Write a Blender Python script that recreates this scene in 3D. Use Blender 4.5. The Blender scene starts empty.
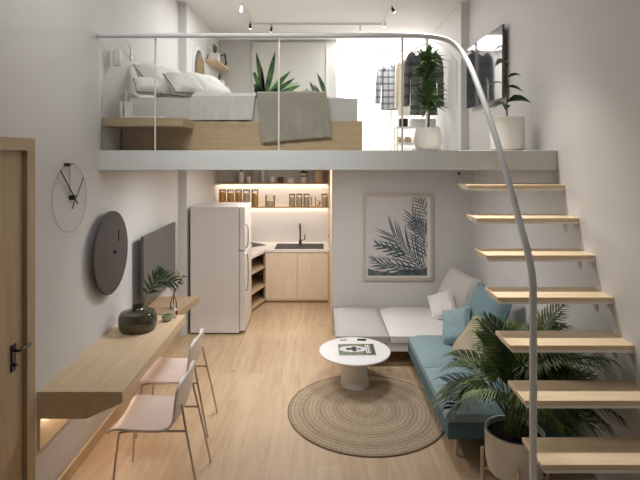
import bpy, bmesh, math, random
from mathutils import Vector, Matrix, noise
PI = math.pi
C = bpy.context.scene.collection
random.seed(7)

# ------------------------------------------------------------------ materials
def lin(c):
    return tuple(((v/255)/12.92 if v/255 <= .04045 else (((v/255)+.055)/1.055)**2.4) for v in c) + (1,)

def new_mat(name):
    m = bpy.data.materials.new(name); m.use_nodes = True
    nt = m.node_tree; b = nt.nodes['Principled BSDF']
    return m, nt, b

def plain(name, rgb, rough=.5, metal=0, noise_scale=30, var=.06, bump=0.0, bump_scale=None, spec=.5, sheen=0, stretch=(1,1,1)):
    """plain colour with a fine procedural variation and optional bump"""
    m, nt, b = new_mat(name)
    N = nt.nodes; L = nt.links
    tc = N.new('ShaderNodeTexCoord'); mp = N.new('ShaderNodeMapping'); mp.inputs['Scale'].default_value = stretch
    L.new(tc.outputs['Object'], mp.inputs['Vector'])
    nz = N.new('ShaderNodeTexNoise'); nz.inputs['Scale'].default_value = noise_scale; nz.inputs['Detail'].default_value = 3
    L.new(mp.outputs['Vector'], nz.inputs['Vector'])
    cr = N.new('ShaderNodeValToRGB'); c = lin(rgb)
    cr.color_ramp.elements[0].position = .3; cr.color_ramp.elements[1].position = .7
    cr.color_ramp.elements[0].color = tuple(v*(1-var) for v in c[:3])+(1,)
    cr.color_ramp.elements[1].color = tuple(min(1, v*(1+var)) for v in c[:3])+(1,)
    L.new(nz.outputs['Fac'], cr.inputs['Fac']); L.new(cr.outputs['Color'], b.inputs['Base Color'])
    b.inputs['Roughness'].default_value = rough; b.inputs['Metallic'].default_value = metal
    b.inputs['Specular IOR Level'].default_value = spec
    if sheen: b.inputs['Sheen Weight'].default_value = sheen
    if bump:
        n2 = N.new('ShaderNodeTexNoise'); n2.inputs['Scale'].default_value = bump_scale or noise_scale*4; n2.inputs['Detail'].default_value = 4
        L.new(mp.outputs['Vector'], n2.inputs['Vector'])
        bp = N.new('ShaderNodeBump'); bp.inputs['Strength'].default_value = bump; bp.inputs['Distance'].default_value = .01
        L.new(n2.outputs['Fac'], bp.inputs['Height']); L.new(bp.outputs['Normal'], b.inputs['Normal'])
    return m

def wood(name, rgb, dark=.82, axis='Y', rough=.45, scale=1.0):
    m, nt, b = new_mat(name); N = nt.nodes; L = nt.links
    tc = N.new('ShaderNodeTexCoord'); mp = N.new('ShaderNodeMapping')
    s = {'X': (1.2, 14, 14), 'Y': (14, 1.2, 14), 'Z': (14, 14, 1.2)}[axis]
    mp.inputs['Scale'].default_value = tuple(v*scale for v in s)
    L.new(tc.outputs['Object'], mp.inputs['Vector'])
    nz = N.new('ShaderNodeTexNoise'); nz.inputs['Scale'].default_value = 1.6; nz.inputs['Detail'].default_value = 6; nz.inputs['Distortion'].default_value = .6
    L.new(mp.outputs['Vector'], nz.inputs['Vector'])
    cr = N.new('ShaderNodeValToRGB'); c = lin(rgb)
    cr.color_ramp.elements[0].position = .32; cr.color_ramp.elements[1].position = .66
    cr.color_ramp.elements[0].color = (c[0]*dark, c[1]*dark*.97, c[2]*dark*.92, 1); cr.color_ramp.elements[1].color = c
    L.new(nz.outputs['Fac'], cr.inputs['Fac']); L.new(cr.outputs['Color'], b.inputs['Base Color'])
    b.inputs['Roughness'].default_value = rough
    bp = N.new('ShaderNodeBump'); bp.inputs['Strength'].default_value = .05
    L.new(nz.outputs['Fac'], bp.inputs['Height']); L.new(bp.outputs['Normal'], b.inputs['Normal'])
    return m

def floor_mat():
    m, nt, b = new_mat('oak_planks'); N = nt.nodes; L = nt.links
    tc = N.new('ShaderNodeTexCoord'); mp = N.new('ShaderNodeMapping'); mp.inputs['Rotation'].default_value = (0, 0, PI/2)
    L.new(tc.outputs['Object'], mp.inputs['Vector'])
    br = N.new('ShaderNodeTexBrick'); br.offset = .37
    br.inputs['Scale'].default_value = 1; br.inputs['Brick Width'].default_value = 1.7; br.inputs['Row Height'].default_value = .2
    br.inputs['Mortar Size'].default_value = .0015; br.inputs['Mortar Smooth'].default_value = .3; br.inputs['Bias'].default_value = 0
    br.inputs['Color1'].default_value = lin((212, 186, 154)); br.inputs['Color2'].default_value = lin((202, 174, 141)); br.inputs['Mortar'].default_value = lin((192, 162, 132))
    L.new(mp.outputs['Vector'], br.inputs['Vector'])
    m2 = N.new('ShaderNodeMapping'); m2.inputs['Scale'].default_value = (11, 1.1, 11); L.new(tc.outputs['Object'], m2.inputs['Vector'])
    nz = N.new('ShaderNodeTexNoise'); nz.inputs['Scale'].default_value = 1.5; nz.inputs['Detail'].default_value = 6; nz.inputs['Distortion'].default_value = .8
    L.new(m2.outputs['Vector'], nz.inputs['Vector'])
    cr = N.new('ShaderNodeValToRGB'); cr.color_ramp.elements[0].color = (.80, .76, .70, 1); cr.color_ramp.elements[1].color = (1, 1, 1, 1)
    cr.color_ramp.elements[0].position = .3; cr.color_ramp.elements[1].position = .6
    L.new(nz.outputs['Fac'], cr.inputs['Fac'])
    mx = N.new('ShaderNodeMix'); mx.data_type = 'RGBA'; mx.blend_type = 'MULTIPLY'; mx.inputs['Factor'].default_value = .8
    L.new(br.outputs['Color'], mx.inputs['A']); L.new(cr.outputs['Color'], mx.inputs['B'])
    # a few small knots
    vo = N.new('ShaderNodeTexVoronoi'); vo.inputs['Scale'].default_value = 1.6; L.new(tc.outputs['Object'], vo.inputs['Vector'])
    kr = N.new('ShaderNodeValToRGB'); kr.color_ramp.elements[0].color = (.55, .4, .28, 1); kr.color_ramp.elements[1].color = (1, 1, 1, 1)
    kr.color_ramp.elements[0].position = .012; kr.color_ramp.elements[1].position = .05
    L.new(vo.outputs['Distance'], kr.inputs['Fac'])
    mk = N.new('ShaderNodeMix'); mk.data_type = 'RGBA'; mk.blend_type = 'MULTIPLY'; mk.inputs['Factor'].default_value = .8
    L.new(mx.outputs['Result'], mk.inputs['A']); L.new(kr.outputs['Color'], mk.inputs['B'])
    L.new(mk.outputs['Result'], b.inputs['Base Color']); b.inputs['Roughness'].default_value = .42
    return m

def rug_mat():
    m, nt, b = new_mat('braided_jute'); N = nt.nodes; L = nt.links
    tc = N.new('ShaderNodeTexCoord'); ln = N.new('ShaderNodeVectorMath'); ln.operation = 'LENGTH'
    L.new(tc.outputs['Object'], ln.inputs[0])
    ml = N.new('ShaderNodeMath'); ml.operation = 'MULTIPLY'; ml.inputs[1].default_value = 2*PI/.042; L.new(ln.outputs['Value'], ml.inputs[0])
    sn = N.new('ShaderNodeMath'); sn.operation = 'SINE'; L.new(ml.outputs[0], sn.inputs[0])
    nz = N.new('ShaderNodeTexNoise'); nz.inputs['Scale'].default_value = 75; nz.inputs['Detail'].default_value = 2; L.new(tc.outputs['Object'], nz.inputs['Vector'])
    big = N.new('ShaderNodeTexNoise'); big.inputs['Scale'].default_value = 3.5; L.new(tc.outputs['Object'], big.inputs['Vector'])
    # broad rings of slightly different tone
    m2 = N.new('ShaderNodeMath'); m2.operation = 'MULTIPLY'; m2.inputs[1].default_value = 38; L.new(ln.outputs['Value'], m2.inputs[0])
    s2 = N.new('ShaderNodeMath'); s2.operation = 'SINE'; L.new(m2.outputs[0], s2.inputs[0])
    a = N.new('ShaderNodeMath'); a.operation = 'MULTIPLY_ADD'; a.inputs[1].default_value = .08; L.new(sn.outputs[0], a.inputs[0]); L.new(nz.outputs['Fac'], a.inputs[2])
    a2 = N.new('ShaderNodeMath'); a2.operation = 'MULTIPLY_ADD'; a2.inputs[1].default_value = .05; L.new(s2.outputs[0], a2.inputs[0]); L.new(a.outputs[0], a2.inputs[2])
    cr = N.new('ShaderNodeValToRGB'); e = cr.color_ramp.elements
    e[0].position = .28; e[0].color = lin((132, 113, 90)); e[1].position = .72; e[1].color = lin((190, 172, 148))
    k = e.new(.5); k.color = lin((170, 150, 124))
    L.new(a2.outputs[0], cr.inputs['Fac']); L.new(cr.outputs['Color'], b.inputs['Base Color']); b.inputs['Roughness'].default_value = .9
    bp = N.new('ShaderNodeBump'); bp.inputs['Strength'].default_value = .6; bp.inputs['Distance'].default_value = .01
    L.new(a.outputs[0], bp.inputs['Height']); L.new(bp.outputs['Normal'], b.inputs['Normal'])
    return m

def glass_mat(name, tint=(.97, .985, .98), refl=.08):
    m = bpy.data.materials.new(name); m.use_nodes = True; nt = m.node_tree; N = nt.nodes; L = nt.links
    N.remove(N['Principled BSDF'])
    tr = N.new('ShaderNodeBsdfTransparent'); tr.inputs['Color'].default_value = tint+(1,)
    gl = N.new('ShaderNodeBsdfGlossy'); gl.inputs['Roughness'].default_value = .03
    fr = N.new('ShaderNodeFresnel'); fr.inputs['IOR'].default_value = 1.35
    mx = N.new('ShaderNodeMixShader'); L.new(fr.outputs[0], mx.inputs['Fac']); L.new(tr.outputs[0], mx.inputs[1]); L.new(gl.outputs[0], mx.inputs[2])
    L.new(mx.outputs[0], N['Material Output'].inputs['Surface'])
    return m

def emit(name, rgb, strength):
    m, nt, b = new_mat(name)
    b.inputs['Base Color'].default_value = lin(rgb); b.inputs['Emission Color'].default_value = lin(rgb); b.inputs['Emission Strength'].default_value = strength
    return m

def plaid_mat(name, base, dark, light, sx=9.5, sz=8):
    m, nt, b = new_mat(name); N = nt.nodes; L = nt.links
    tc = N.new('ShaderNodeTexCoord'); sp = N.new('ShaderNodeSeparateXYZ'); L.new(tc.outputs['Object'], sp.inputs[0])
    def band(out, freq, lo, hi):
        a = N.new('ShaderNodeMath'); a.operation = 'MULTIPLY'; a.inputs[1].default_value = freq; L.new(out, a.inputs[0])
        f = N.new('ShaderNodeMath'); f.operation = 'FRACT'; L.new(a.outputs[0], f.inputs[0])
        g = N.new('ShaderNodeMath'); g.operation = 'LESS_THAN'; g.inputs[1].default_value = hi; L.new(f.outputs[0], g.inputs[0])
        return g.outputs[0]
    v = band(sp.outputs['X'], sx, 0, .3); h = band(sp.outputs['Z'], sz, 0, .3); lv = band(sp.outputs['X'], sx*2, 0, .2)
    def mix(f, a, c, k):
        x = N.new('ShaderNodeMix'); x.data_type = 'RGBA'; x.inputs['B'].default_value = c
        q = N.new('ShaderNodeMath'); q.operation = 'MULTIPLY'; q.inputs[1].default_value = k; L.new(f, q.inputs[0]); L.new(q.outputs[0], x.inputs['Factor'])
        if isinstance(a, tuple): x.inputs['A'].default_value = a
        else: L.new(a, x.inputs['A'])
        return x.outputs['Result']
    c = mix(lv, lin(base), lin(light), .6); c = mix(v, c, lin(dark), .55); c = mix(h, c, lin(dark), .7)
    L.new(c, b.inputs['Base Color']); b.inputs['Roughness'].default_value = .9
    return m

def leaf_mat(name, c1, c2, rough=.45):
    m = plain(name, c1, rough, noise_scale=9, var=.0)
    nt = m.node_tree; cr = [n for n in nt.nodes if n.type == 'VALTORGB'][0]
    cr.color_ramp.elements[0].color = lin(c1); cr.color_ramp.elements[1].color = lin(c2)
    return m

M = {}
M['wall'] = plain('warm_white_paint', (217, 214, 211), .85, noise_scale=2, var=.015, bump=.03, bump_scale=120)
M['ceiling'] = plain('ceiling_paint', (222, 219, 216), .9, noise_scale=2, var=.01)
M['slab'] = plain('grey_painted_fascia', (208, 210, 206), .6, noise_scale=3, var=.02)
M['loftfloor'] = plain('pale_loft_floor', (205, 198, 188), .5, noise_scale=3, var=.02)
M['floor'] = floor_mat()
M['oak'] = wood('pale_oak', (222, 197, 163), .86, 'Y')
M['oak_x'] = wood('pale_oak_crosswise', (222, 197, 163), .86, 'X')
M['tread'] = wood('tread_oak', (225, 201, 167), .88, 'X')
M['oak_z'] = wood('pale_oak_upright', (228, 206, 178), .92, 'Z')
M['oak_dark'] = wood('darker_oak', (178, 150, 120), .85, 'Y')  # a darker oak tone for far shelf, toe kick and back boards
M['bedwood'] = wood('bed_oak', (200, 173, 138), .88, 'X')
M['doorwood'] = wood('door_oak', (188, 164, 132), .88, 'Z')
M['rug'] = rug_mat()
M['rug_edge'] = plain('dark_rug_binding', (120, 100, 78), .9)
M['white'] = plain('white_lacquer', (232, 229, 226), .35, noise_scale=4, var=.01)
M['fridge'] = plain('fridge_white', (226, 221, 217), .4, noise_scale=4, var=.01)
M['rail'] = plain('pale_grey_powder_coat', (216, 217, 216), .4, noise_scale=5, var=.02)
M['glass'] = glass_mat('clear_glass')
M['jarglass'] = glass_mat('jar_glass', (.99, .99, .985))
M['glassedge'] = plain('glass_edge_strip', (214, 204, 192), .3)
M['white_fabric'] = plain('off_white_cloth', (226, 220, 214), .95, noise_scale=60, var=.03, bump=.15, bump_scale=180, sheen=.1)
M['pillow_fabric'] = plain('cream_cotton', (242, 237, 230), .95, noise_scale=30, var=.02, bump=.1, bump_scale=60)
M['grey_fabric'] = plain('light_grey_cloth', (190, 184, 179), .95, noise_scale=70, var=.04, bump=.15, bump_scale=200)
M['pale_fabric'] = plain('pale_grey_cloth', (214, 206, 200), .95, noise_scale=70, var=.03, bump=.15, bump_scale=200)
M['blue_fabric'] = plain('dusty_blue_cloth', (140, 162, 166), .95, noise_scale=60, var=.05, bump=.15, bump_scale=200, sheen=.1)
M['blue_dark'] = plain('teal_blue_cloth', (118, 141, 147), .95, noise_scale=60, var=.05, bump=.15, bump_scale=200)
M['beige_fabric'] = plain('olive_beige_cloth', (176, 162, 138), .95, noise_scale=60, var=.06, bump=.15, bump_scale=200)
M['bedding'] = plain('pale_grey_bedding', (213, 208, 203), .95, noise_scale=20, var=.02, bump=.2, bump_scale=30)
M['throw'] = plain('taupe_knit', (170, 160, 146), 1, noise_scale=120, var=.12, bump=.4, bump_scale=200)
M['piping'] = plain('dark_piping', (84, 76, 70), .9)
M['black'] = plain('matt_black', (26, 25, 25), .5)
M['blacksteel'] = plain('black_steel', (34, 32, 32), .3, spec=.5)
M['disc'] = plain('charcoal_brown_disc', (80, 73, 70), .75, noise_scale=6, var=.05)
M['tv'] = plain('grey_glossy_screen', (84, 80, 79), .12, noise_scale=2, var=.02, spec=.7)
M['tv2'] = plain('glossy_dark_screen', (66, 68, 72), .06, noise_scale=2, var=.02, spec=1)
M['chrome'] = plain('chrome', (190, 186, 182), .18, 1.0)
M['shell'] = plain('pale_rose_shell', (222, 208, 202), .35, noise_scale=5, var=.02)
M['pot'] = plain('white_ceramic', (232, 227, 220), .5, noise_scale=10, var=.02)
M['soil'] = plain('potting_soil', (52, 42, 34), 1, noise_scale=40, var=.4)
M['greenglass'] = plain('dark_olive_glass', (62, 58, 40), .12, noise_scale=6, var=.15, spec=.8)
M['palm'] = leaf_mat('palm_green', (56, 80, 36), (126, 148, 76))
M['palm_dark'] = leaf_mat('deep_green', (34, 50, 28), (78, 100, 54))
M['bush'] = leaf_mat('bush_green', (46, 76, 36), (104, 140, 66))
M['rubber'] = leaf_mat('rubber_plant_green', (30, 46, 28), (54, 78, 42), .3)
M['print_palm'] = leaf_mat('printed_teal_leaf', (44, 62, 66), (84, 104, 104), .7)
M['paper'] = plain('print_paper', (214, 208, 206), .7, noise_scale=3, var=.02)
M['canvas'] = plain('pale_canvas', (226, 224, 216), .8, noise_scale=3, var=.02)
M['art_green'] = leaf_mat('printed_green', (36, 62, 40), (92, 128, 78), .7)
M['art_light'] = leaf_mat('printed_lime', (150, 190, 140), (196, 220, 184), .8)
M['stem'] = plain('plant_stem', (112, 96, 66), .8)
M['pastel'] = plain('stem_green', (96, 116, 66), .7)
M['worktop'] = plain('white_stone_worktop', (238, 234, 230), .3, noise_scale=12, var=.02)
M['splash'] = plain('white_splashback', (224, 219, 214), .5, noise_scale=4, var=.01)
M['cabinet'] = wood('cabinet_oak', (242, 224, 202), .93, 'Z')
M['grain'] = plain('orange_pasta', (222, 160, 88), .8, noise_scale=160, var=.45)
M['grain2'] = plain('mixed_seeds', (206, 168, 98), .8, noise_scale=170, var=.45)
M['grain3'] = plain('green_orange_pasta', (208, 170, 84), .8, noise_scale=120, var=.5)
M['oats'] = plain('pale_oats', (214, 196, 170), .9, noise_scale=150, var=.15)
M['lid'] = plain('brown_wood_lid', (124, 92, 62), .6)
M['brownpot'] = plain('brown_stoneware', (102, 78, 60), .6)
M['led'] = emit('led_strip', (255, 240, 220), 15)
M['bulb'] = emit('spot_bulb', (255, 244, 226), 14)
M['coat'] = plain('cream_wool', (226, 218, 206), .95, noise_scale=40, var=.04)
M['tan'] = plain('tan_cloth', (196, 170, 140), .95, noise_scale=40, var=.06)
M['plaid'] = plaid_mat('grey_plaid', (120, 118, 122), (44, 44, 50), (170, 168, 168))
M['plaid2'] = plaid_mat('charcoal_plaid', (92, 90, 92), (44, 44, 48), (122, 120, 122), 8, 6)
M['mirror'] = plain('mirror_glass', (176, 166, 150), .08, .9)
M['brass'] = plain('brushed_brass', (178, 150, 104), .35, .8)
M['ochre'] = plain('ochre_brown', (146, 128, 88), .8, noise_scale=8, var=.2)  # brown of the crescent ornament and of the mirror's painted reflection

# ------------------------------------------------------------------ mesh helpers
def BM(): return bmesh.new()

def box(bm, x0, x1, y0, y1, z0, z1, bev=0, seg=2):
    r = bmesh.ops.create_cube(bm, size=1)
    vs = r['verts']
    for v in vs:
        v.co = Vector((x0+(v.co.x+.5)*(x1-x0), y0+(v.co.y+.5)*(y1-y0), z0+(v.co.z+.5)*(z1-z0)))
    if bev:
        es = list({e for v in vs for e in v.link_edges})
        bmesh.ops.bevel(bm, geom=es, offset=bev, segments=seg, affect='EDGES', profile=.5)
    return bm

def prism(bm, poly, axis, a, b):
    """poly = list of 2-D points; extruded along axis from a to b. X: (y,z)  Y: (x,z)  Z: (x,y)"""
    def P(p, t): return {'X': (t, p[0], p[1]), 'Y': (p[0], t, p[1]), 'Z': (p[0], p[1], t)}[axis]
    A = [bm.verts.new(P(p, a)) for p in poly]; B = [bm.verts.new(P(p, b)) for p in poly]
    n = len(poly)
    bm.faces.new(A[::-1]); bm.faces.new(B)
    for i in range(n): bm.faces.new((A[i], A[(i+1) % n], B[(i+1) % n], B[i]))
    return bm

def tube(bm, pts, r, seg=10, cap=True):
    pts = [Vector(p) for p in pts]; n = len(pts)
    rr = r if isinstance(r, (list, tuple)) else [r]*n
    rings = []; up = None
    for i, p in enumerate(pts):
        t = (pts[min(i+1, n-1)]-pts[max(i-1, 0)]).normalized()
        if up is None:
            up = Vector((0, 0, 1)) if abs(t.z) < .9 else Vector((1, 0, 0))
        u = (up - t*up.dot(t)).normalized(); w = t.cross(u); up = u
        rings.append([bm.verts.new(p+(u*math.cos(2*PI*k/seg)+w*math.sin(2*PI*k/seg))*rr[i]) for k in range(seg)])
    for a, b in zip(rings, rings[1:]):
        for k in range(seg): bm.faces.new((a[k], a[(k+1) % seg], b[(k+1) % seg], b[k]))
    if cap: bm.faces.new(rings[0][::-1]); bm.faces.new(rings[-1])
    return bm

def smooth_path(pts, n=8):
    """Catmull-Rom through the points"""
    P = [Vector(p) for p in pts]; P = [P[0]*2-P[1]]+P+[P[-1]*2-P[-2]]
    out = []
    for i in range(1, len(P)-2):
        for k in range(n):
            t = k/n; a, b, c, d = P[i-1], P[i], P[i+1], P[i+2]
            out.append(.5*((2*b)+(c-a)*t+(2*a-5*b+4*c-d)*t*t+(3*b-a-3*c+d)*t**3))
    out.append(P[-2]); return out

def lathe(bm, prof, c=(0, 0, 0), seg=32, axis='Z'):
    c = Vector(c); rings = []
    for r, z in prof:
        ring = []
        for k in range(seg):
            a = 2*PI*k/seg; x, y = r*math.cos(a), r*math.sin(a)
            o = {'Z': Vector((x, y, z)), 'X': Vector((z, x, y)), 'Y': Vector((x, z, y))}[axis]
            ring.append(bm.verts.new(c+o))
        rings.append(ring)
    for a, b in zip(rings, rings[1:]):
        for k in range(seg): bm.faces.new((a[k], a[(k+1) % seg], b[(k+1) % seg], b[k]))
    bm.faces.new(rings[0][::-1]); bm.faces.new(rings[-1])
    return bm

def cushion(bm, w, h, t, mat=Matrix(), n=14, pinch=.08, wr=.012, seed=0, power=.45):
    """a stuffed cushion lying in local XY, thickness along Z"""
    top = {}; bot = {}
    for i in range(n+1):
        for j in range(n+1):
            u = -1+2*i/n; v = -1+2*j/n
            x = u*w/2*(1-pinch*(1-v*v)*u*u*.8); y = v*h/2*(1-pinch*(1-u*u)*v*v*.8)
            z = t/2*(max(0, (1-u**4)*(1-v**4)))**power
            d = noise.noise(Vector((u*2.2+seed*7.3, v*2.2, seed)))*wr
            edge = (i in (0, n) or j in (0, n))
            a = bm.verts.new(mat@Vector((x, y, z+(0 if edge else d))))
            top[i, j] = a
            bot[i, j] = a if edge else bm.verts.new(mat@Vector((x, y, -z+d*.5)))
    for i in range(n):
        for j in range(n):
            bm.faces.new((top[i, j], top[i+1, j], top[i+1, j+1], top[i, j+1]))
            q = (bot[i, j], bot[i, j+1], bot[i+1, j+1], bot[i+1, j])
            if len(set(q)) >= 3: bm.faces.new(q)
    return bm

def cushion_edge(w, h, mat, n=14, pinch=.08):
    pts = []
    for side in range(4):
        for i in range(n):
            s = -1+2*i/n
            u, v = [(s, -1), (1, s), (-s, 1), (-1, -s)][side]
            pts.append(mat@Vector((u*w/2*(1-pinch*(1-v*v)*u*u*.8), v*h/2*(1-pinch*(1-u*u)*v*v*.8), 0)))
    return pts+[pts[0]]

def strip(bm, pts, widths, side, fold=0.0, nrm=None):
    """a leaf blade: spine points, half widths, side direction; folded a little along the midrib"""
    L_ = []; 
    for p, w in zip(pts, widths):
        s = side.normalized()*w
        k = (nrm.normalized()*w*fold) if nrm else Vector((0, 0, w*fold))
        L_.append((bm.verts.new(p-s+k), bm.verts.new(p), bm.verts.new(p+s+k)))
    for a, b in zip(L_, L_[1:]):
        bm.faces.new((a[0], a[1], b[1], b[0])); bm.faces.new((a[1], a[2], b[2], b[1]))

OFF = {}
def obj(name, bm, mat, parent=None, loc=(0, 0, 0), smooth=False, world=True):
    """links ONE mesh object; geometry is in world coordinates unless world=False; origin at loc or the parent thing's base"""
    base = Vector(loc) if parent is None else OFF[parent.name]
    if world and base.length: bmesh.ops.translate(bm, verts=bm.verts[:], vec=-base)
    bmesh.ops.recalc_face_normals(bm, faces=bm.faces[:])
    me = bpy.data.meshes.new(name); bm.to_mesh(me); bm.free()
    if smooth:
        me.shade_smooth()
        me.set_sharp_from_angle(angle=math.radians(40))
    me.materials.append(M[mat] if isinstance(mat, str) else mat)
    o = bpy.data.objects.new(name, me); C.objects.link(o)
    if parent is not None: o.parent = parent
    else: o.location = base
    OFF[o.name] = base.copy()
    return o

def tag(o, label, cat, group=None):
    o['label'] = label; o['category'] = cat
    if group: o['group'] = group
    return o

def thing(name, label, cat, loc=(0, 0, 0), group=None):
    o = bpy.data.objects.new(name, None); C.objects.link(o); o.location = loc; o.empty_display_size = .1
    OFF[o.name] = Vector(loc)
    return tag(o, label, cat, group)

def struct(name, bm, mat, parent=None, smooth=False):
    o = obj(name, bm, mat, parent, smooth=smooth); o['kind'] = 'structure'; return o

def dup(root, loc, label=None, rotz=None, mats=None):
    r = root.copy(); C.objects.link(r); r.location = loc
    if rotz is not None: r.rotation_euler = (0, 0, rotz)
    if label: r['label'] = label
    for ch in list(root.children):
        c = ch.copy(); C.objects.link(c); c.parent = r
        for g in list(ch.children):
            d = g.copy(); C.objects.link(d); d.parent = c
    return r

def TRS(loc, rx=0, ry=0, rz=0):
    return Matrix.Translation(Vector(loc)) @ Matrix.Rotation(rz, 4, 'Z') @ Matrix.Rotation(ry, 4, 'Y') @ Matrix.Rotation(rx, 4, 'X')

# ------------------------------------------------------------------ the setting
XL, XR = -1.92, 2.11           # side walls of the tall room
AL, AR = -1.81, 2.00           # side walls of the recess behind
D_S, D_2, D_B = 4.386, 6.94, 9.2   # loft edge, wall with the picture, kitchen back wall
Z_L, Z_B, Z_C = 2.54, 2.368, 4.62  # loft floor, loft underside, ceiling
D_C = 10.2                     # back of the closet
NT = 7
TF = [4.255-.2333*i for i in range(NT)]     # front edge of each tread
TZ = [2.245-.2525*i for i in range(NT)]     # top of each tread
TT = .03

struct('floor', box(BM(), XL-.1, XR+.2, -.6, D_B+.1, -.1, 0), 'floor')
struct('ceiling', box(BM(), XL-.1, XR+.2, -.6, D_C+.1, Z_C, Z_C+.1), 'ceiling')
struct('wall_left', box(BM(), XL-.1, XL, -.6, D_2, 0, Z_C), 'wall')
struct('wall_left_recess', box(BM(), XL-.1, AL, D_2, D_B+.1, 0, Z_C), 'wall')
# right wall: a backing layer and a front layer that steps down along the stair
RX = 2.16
struct('wall_right', box(BM(), RX, RX+.1, -.6, D_2, 0, Z_C), 'wall')
poly = [(-.6, 0), (-.6, Z_C), (D_2, Z_C), (D_2, Z_L-.172), (TF[0]+.12, Z_L-.172), (TF[0]+.12, TZ[0]), (TF[0], TZ[0])]
for i in range(NT):
    lo = TZ[i+1] if i+1 < NT else 0
    poly.append((TF[i], lo))
    if i+1 < NT: poly.append((TF[i+1], lo))
struct('wall_right_face', prism(BM(), poly, 'X', XR, RX), 'wall')
struct('wall_right_recess', box(BM(), AR, RX+.1, D_2, D_C+.1, Z_L, Z_C), 'wall')
struct('wall_back', box(BM(), AL, .26, D_B, D_B+.1, 0, Z_L-.17), 'splash')
struct('wall_back_loft', box(BM(), AL, .36, D_B, D_C+.1, Z_L, Z_C), 'wall')
struct('wall_closet', box(BM(), .36, AR, D_C, D_C+.1, Z_L, Z_C), 'wall')
struct('wall_picture', box(BM(), .215, RX, D_2, D_B+.1, 0, Z_B), 'wall')
struct('floor_loft', box(BM(), XL, XR, D_S+.03, D_2, Z_B+.002, Z_L, 0), 'loftfloor')
struct('floor_loft_recess', box(BM(), AL, AR, D_2, D_C, Z_B, Z_L, 0), 'loftfloor')
struct('trim_1', box(BM(), XL, XR, D_S, D_S+.03, Z_B, Z_L, .003), 'slab')
struct('baseboard_left', box(BM(), XL, XL+.018, 3.42, D_2, 0, .1), 'oak')
# door in the left wall
d = struct('door_1', box(BM(), XL-.01, XL+.006, 2.29, 3.245, 0.005, 2.525), 'doorwood')
fr = BM(); prism(fr, [(2.19, 0), (2.19, 2.61), (3.345, 2.61), (3.345, 0), (3.255, 0), (3.255, 2.53), (2.28, 2.53), (2.28, 0)], 'X', XL-.02, XL+.035)
obj('door_frame', fr, 'doorwood', d)
hp = obj('handle_plate', box(BM(), XL+.006, XL+.016, 3.12, 3.17, 1.14, 1.31, .004), 'blacksteel', d)
hb = BM(); tube(hb, smooth_path([(XL+.016, 3.145, 1.27), (XL+.045, 3.145, 1.27), (XL+.052, 3.165, 1.27), (XL+.052, 3.26, 1.27)], 4), .01)
tube(hb, [(XL+.016, 3.145, 1.18), (XL+.03, 3.145, 1.18)], .012)
obj('door_handle', hb, 'blacksteel', d, smooth=True)

# ------------------------------------------------------------------ staircase
st = thing('staircase', 'floating oak staircase of separate open treads fixed to the wall', 'stairs', (1.7, 3.4, 0))
for i in range(NT):
    t = obj('tread', box(BM(), 1.285, RX-.002, TF[i], TF[i]+.283, TZ[i]-TT, TZ[i], .004), 'tread', st)
    pl = obj('support_plate', box(BM(), 1.30, RX-.002, TF[i]+.001, TF[i]+.26, TZ[i]-TT-.018, TZ[i]-TT), 'white', t)
    b = BM(); box(b, XR-.06, XR-.05, TF[i]+.10, TF[i]+.15, TZ[i]-TT-.10, TZ[i]-TT-.018)
    obj('bracket', b, 'rail', t)

# ------------------------------------------------------------------ glass balustrade with the handrail that runs on down the stair
ba = thing('balustrade', 'glass loft balustrade with a pale grey handrail bending down beside the stairs', 'railing', (0, D_S+.05, Z_L))
RY = 4.37; RZ = 3.545; GY = 4.41
path = [(XL+.005, RY, RZ), (-1.0, RY, RZ), (0, RY, RZ), (.7, RY, RZ), (.95, RY, RZ-.005), (1.13, RY-.01, RZ-.04), (1.215, RY-.07, RZ-.125), (1.245, RY-.19, RZ-.24),
        (1.25, 4.01, 3.16), (1.25, 3.70, 2.85), (1.25, 3.40, 2.51), (1.25, 3.11, 2.12), (1.25, 2.965, 1.92), (1.25, 2.90, 1.78), (1.25, 2.89, 1.60), (1.25, 2.89, 1.0), (1.25, 2.89, 0.0)]
obj('handrail', tube(BM(), smooth_path(path, 6), .0215, 12), 'rail', ba, smooth=True)
seams = [-1.905, -1.425, -.337, .752, 1.235]
for a, b_ in zip(seams, seams[1:]):
    top = RZ-.02 if b_ < 1 else RZ-.02
    bm = BM()
    if b_ < 1: box(bm, a+.008, b_-.008, GY-.005, GY+.005, Z_L, top)
    else: prism(bm, [(a+.008, Z_L), (b_, Z_L), (b_, RZ-.22), (1.13, RZ-.085), (1.0, RZ-.03), (a+.008, RZ-.02)], 'Y', GY-.005, GY+.005)
    obj('glass_panel', bm, 'glass', ba)
for a in seams[1:4]:
    obj('post', box(BM(), a-.007, a+.007, GY-.008, GY+.008, Z_L, RZ-.015), 'glassedge', ba)

# ------------------------------------------------------------------ desk along the left wall and the low board beyond
dk = thing('wall_desk', 'long oak wall desk with a chamfered underside', 'desk', (XL, 4.2, .69))
bm = BM(); prism(bm, [(XL, .875), (-1.335, .875), (-1.335, .80), (-1.58, .69), (XL, .69)], 'Y', 3.43, 5.08); obj('desktop', bm, 'oak', dk)
obj('back_panel', box(BM(), XL, XL+.02, 3.43, 5.08, .47, .688), 'oak', dk)
obj('light_strip', box(BM(), XL+.03, XL+.045, 3.46, 5.0, .675, .69), 'led', dk)
tvb = thing('wall_shelf', 'short oak wall shelf beyond the far end of the desk', 'shelf', (XL, 5.45, .70))
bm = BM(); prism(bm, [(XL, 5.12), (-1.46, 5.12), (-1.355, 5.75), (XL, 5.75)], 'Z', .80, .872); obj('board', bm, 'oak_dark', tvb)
obj('apron', box(BM(), XL, -1.50, 5.16, 5.5, .66, .80), 'oak_dark', tvb)

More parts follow.
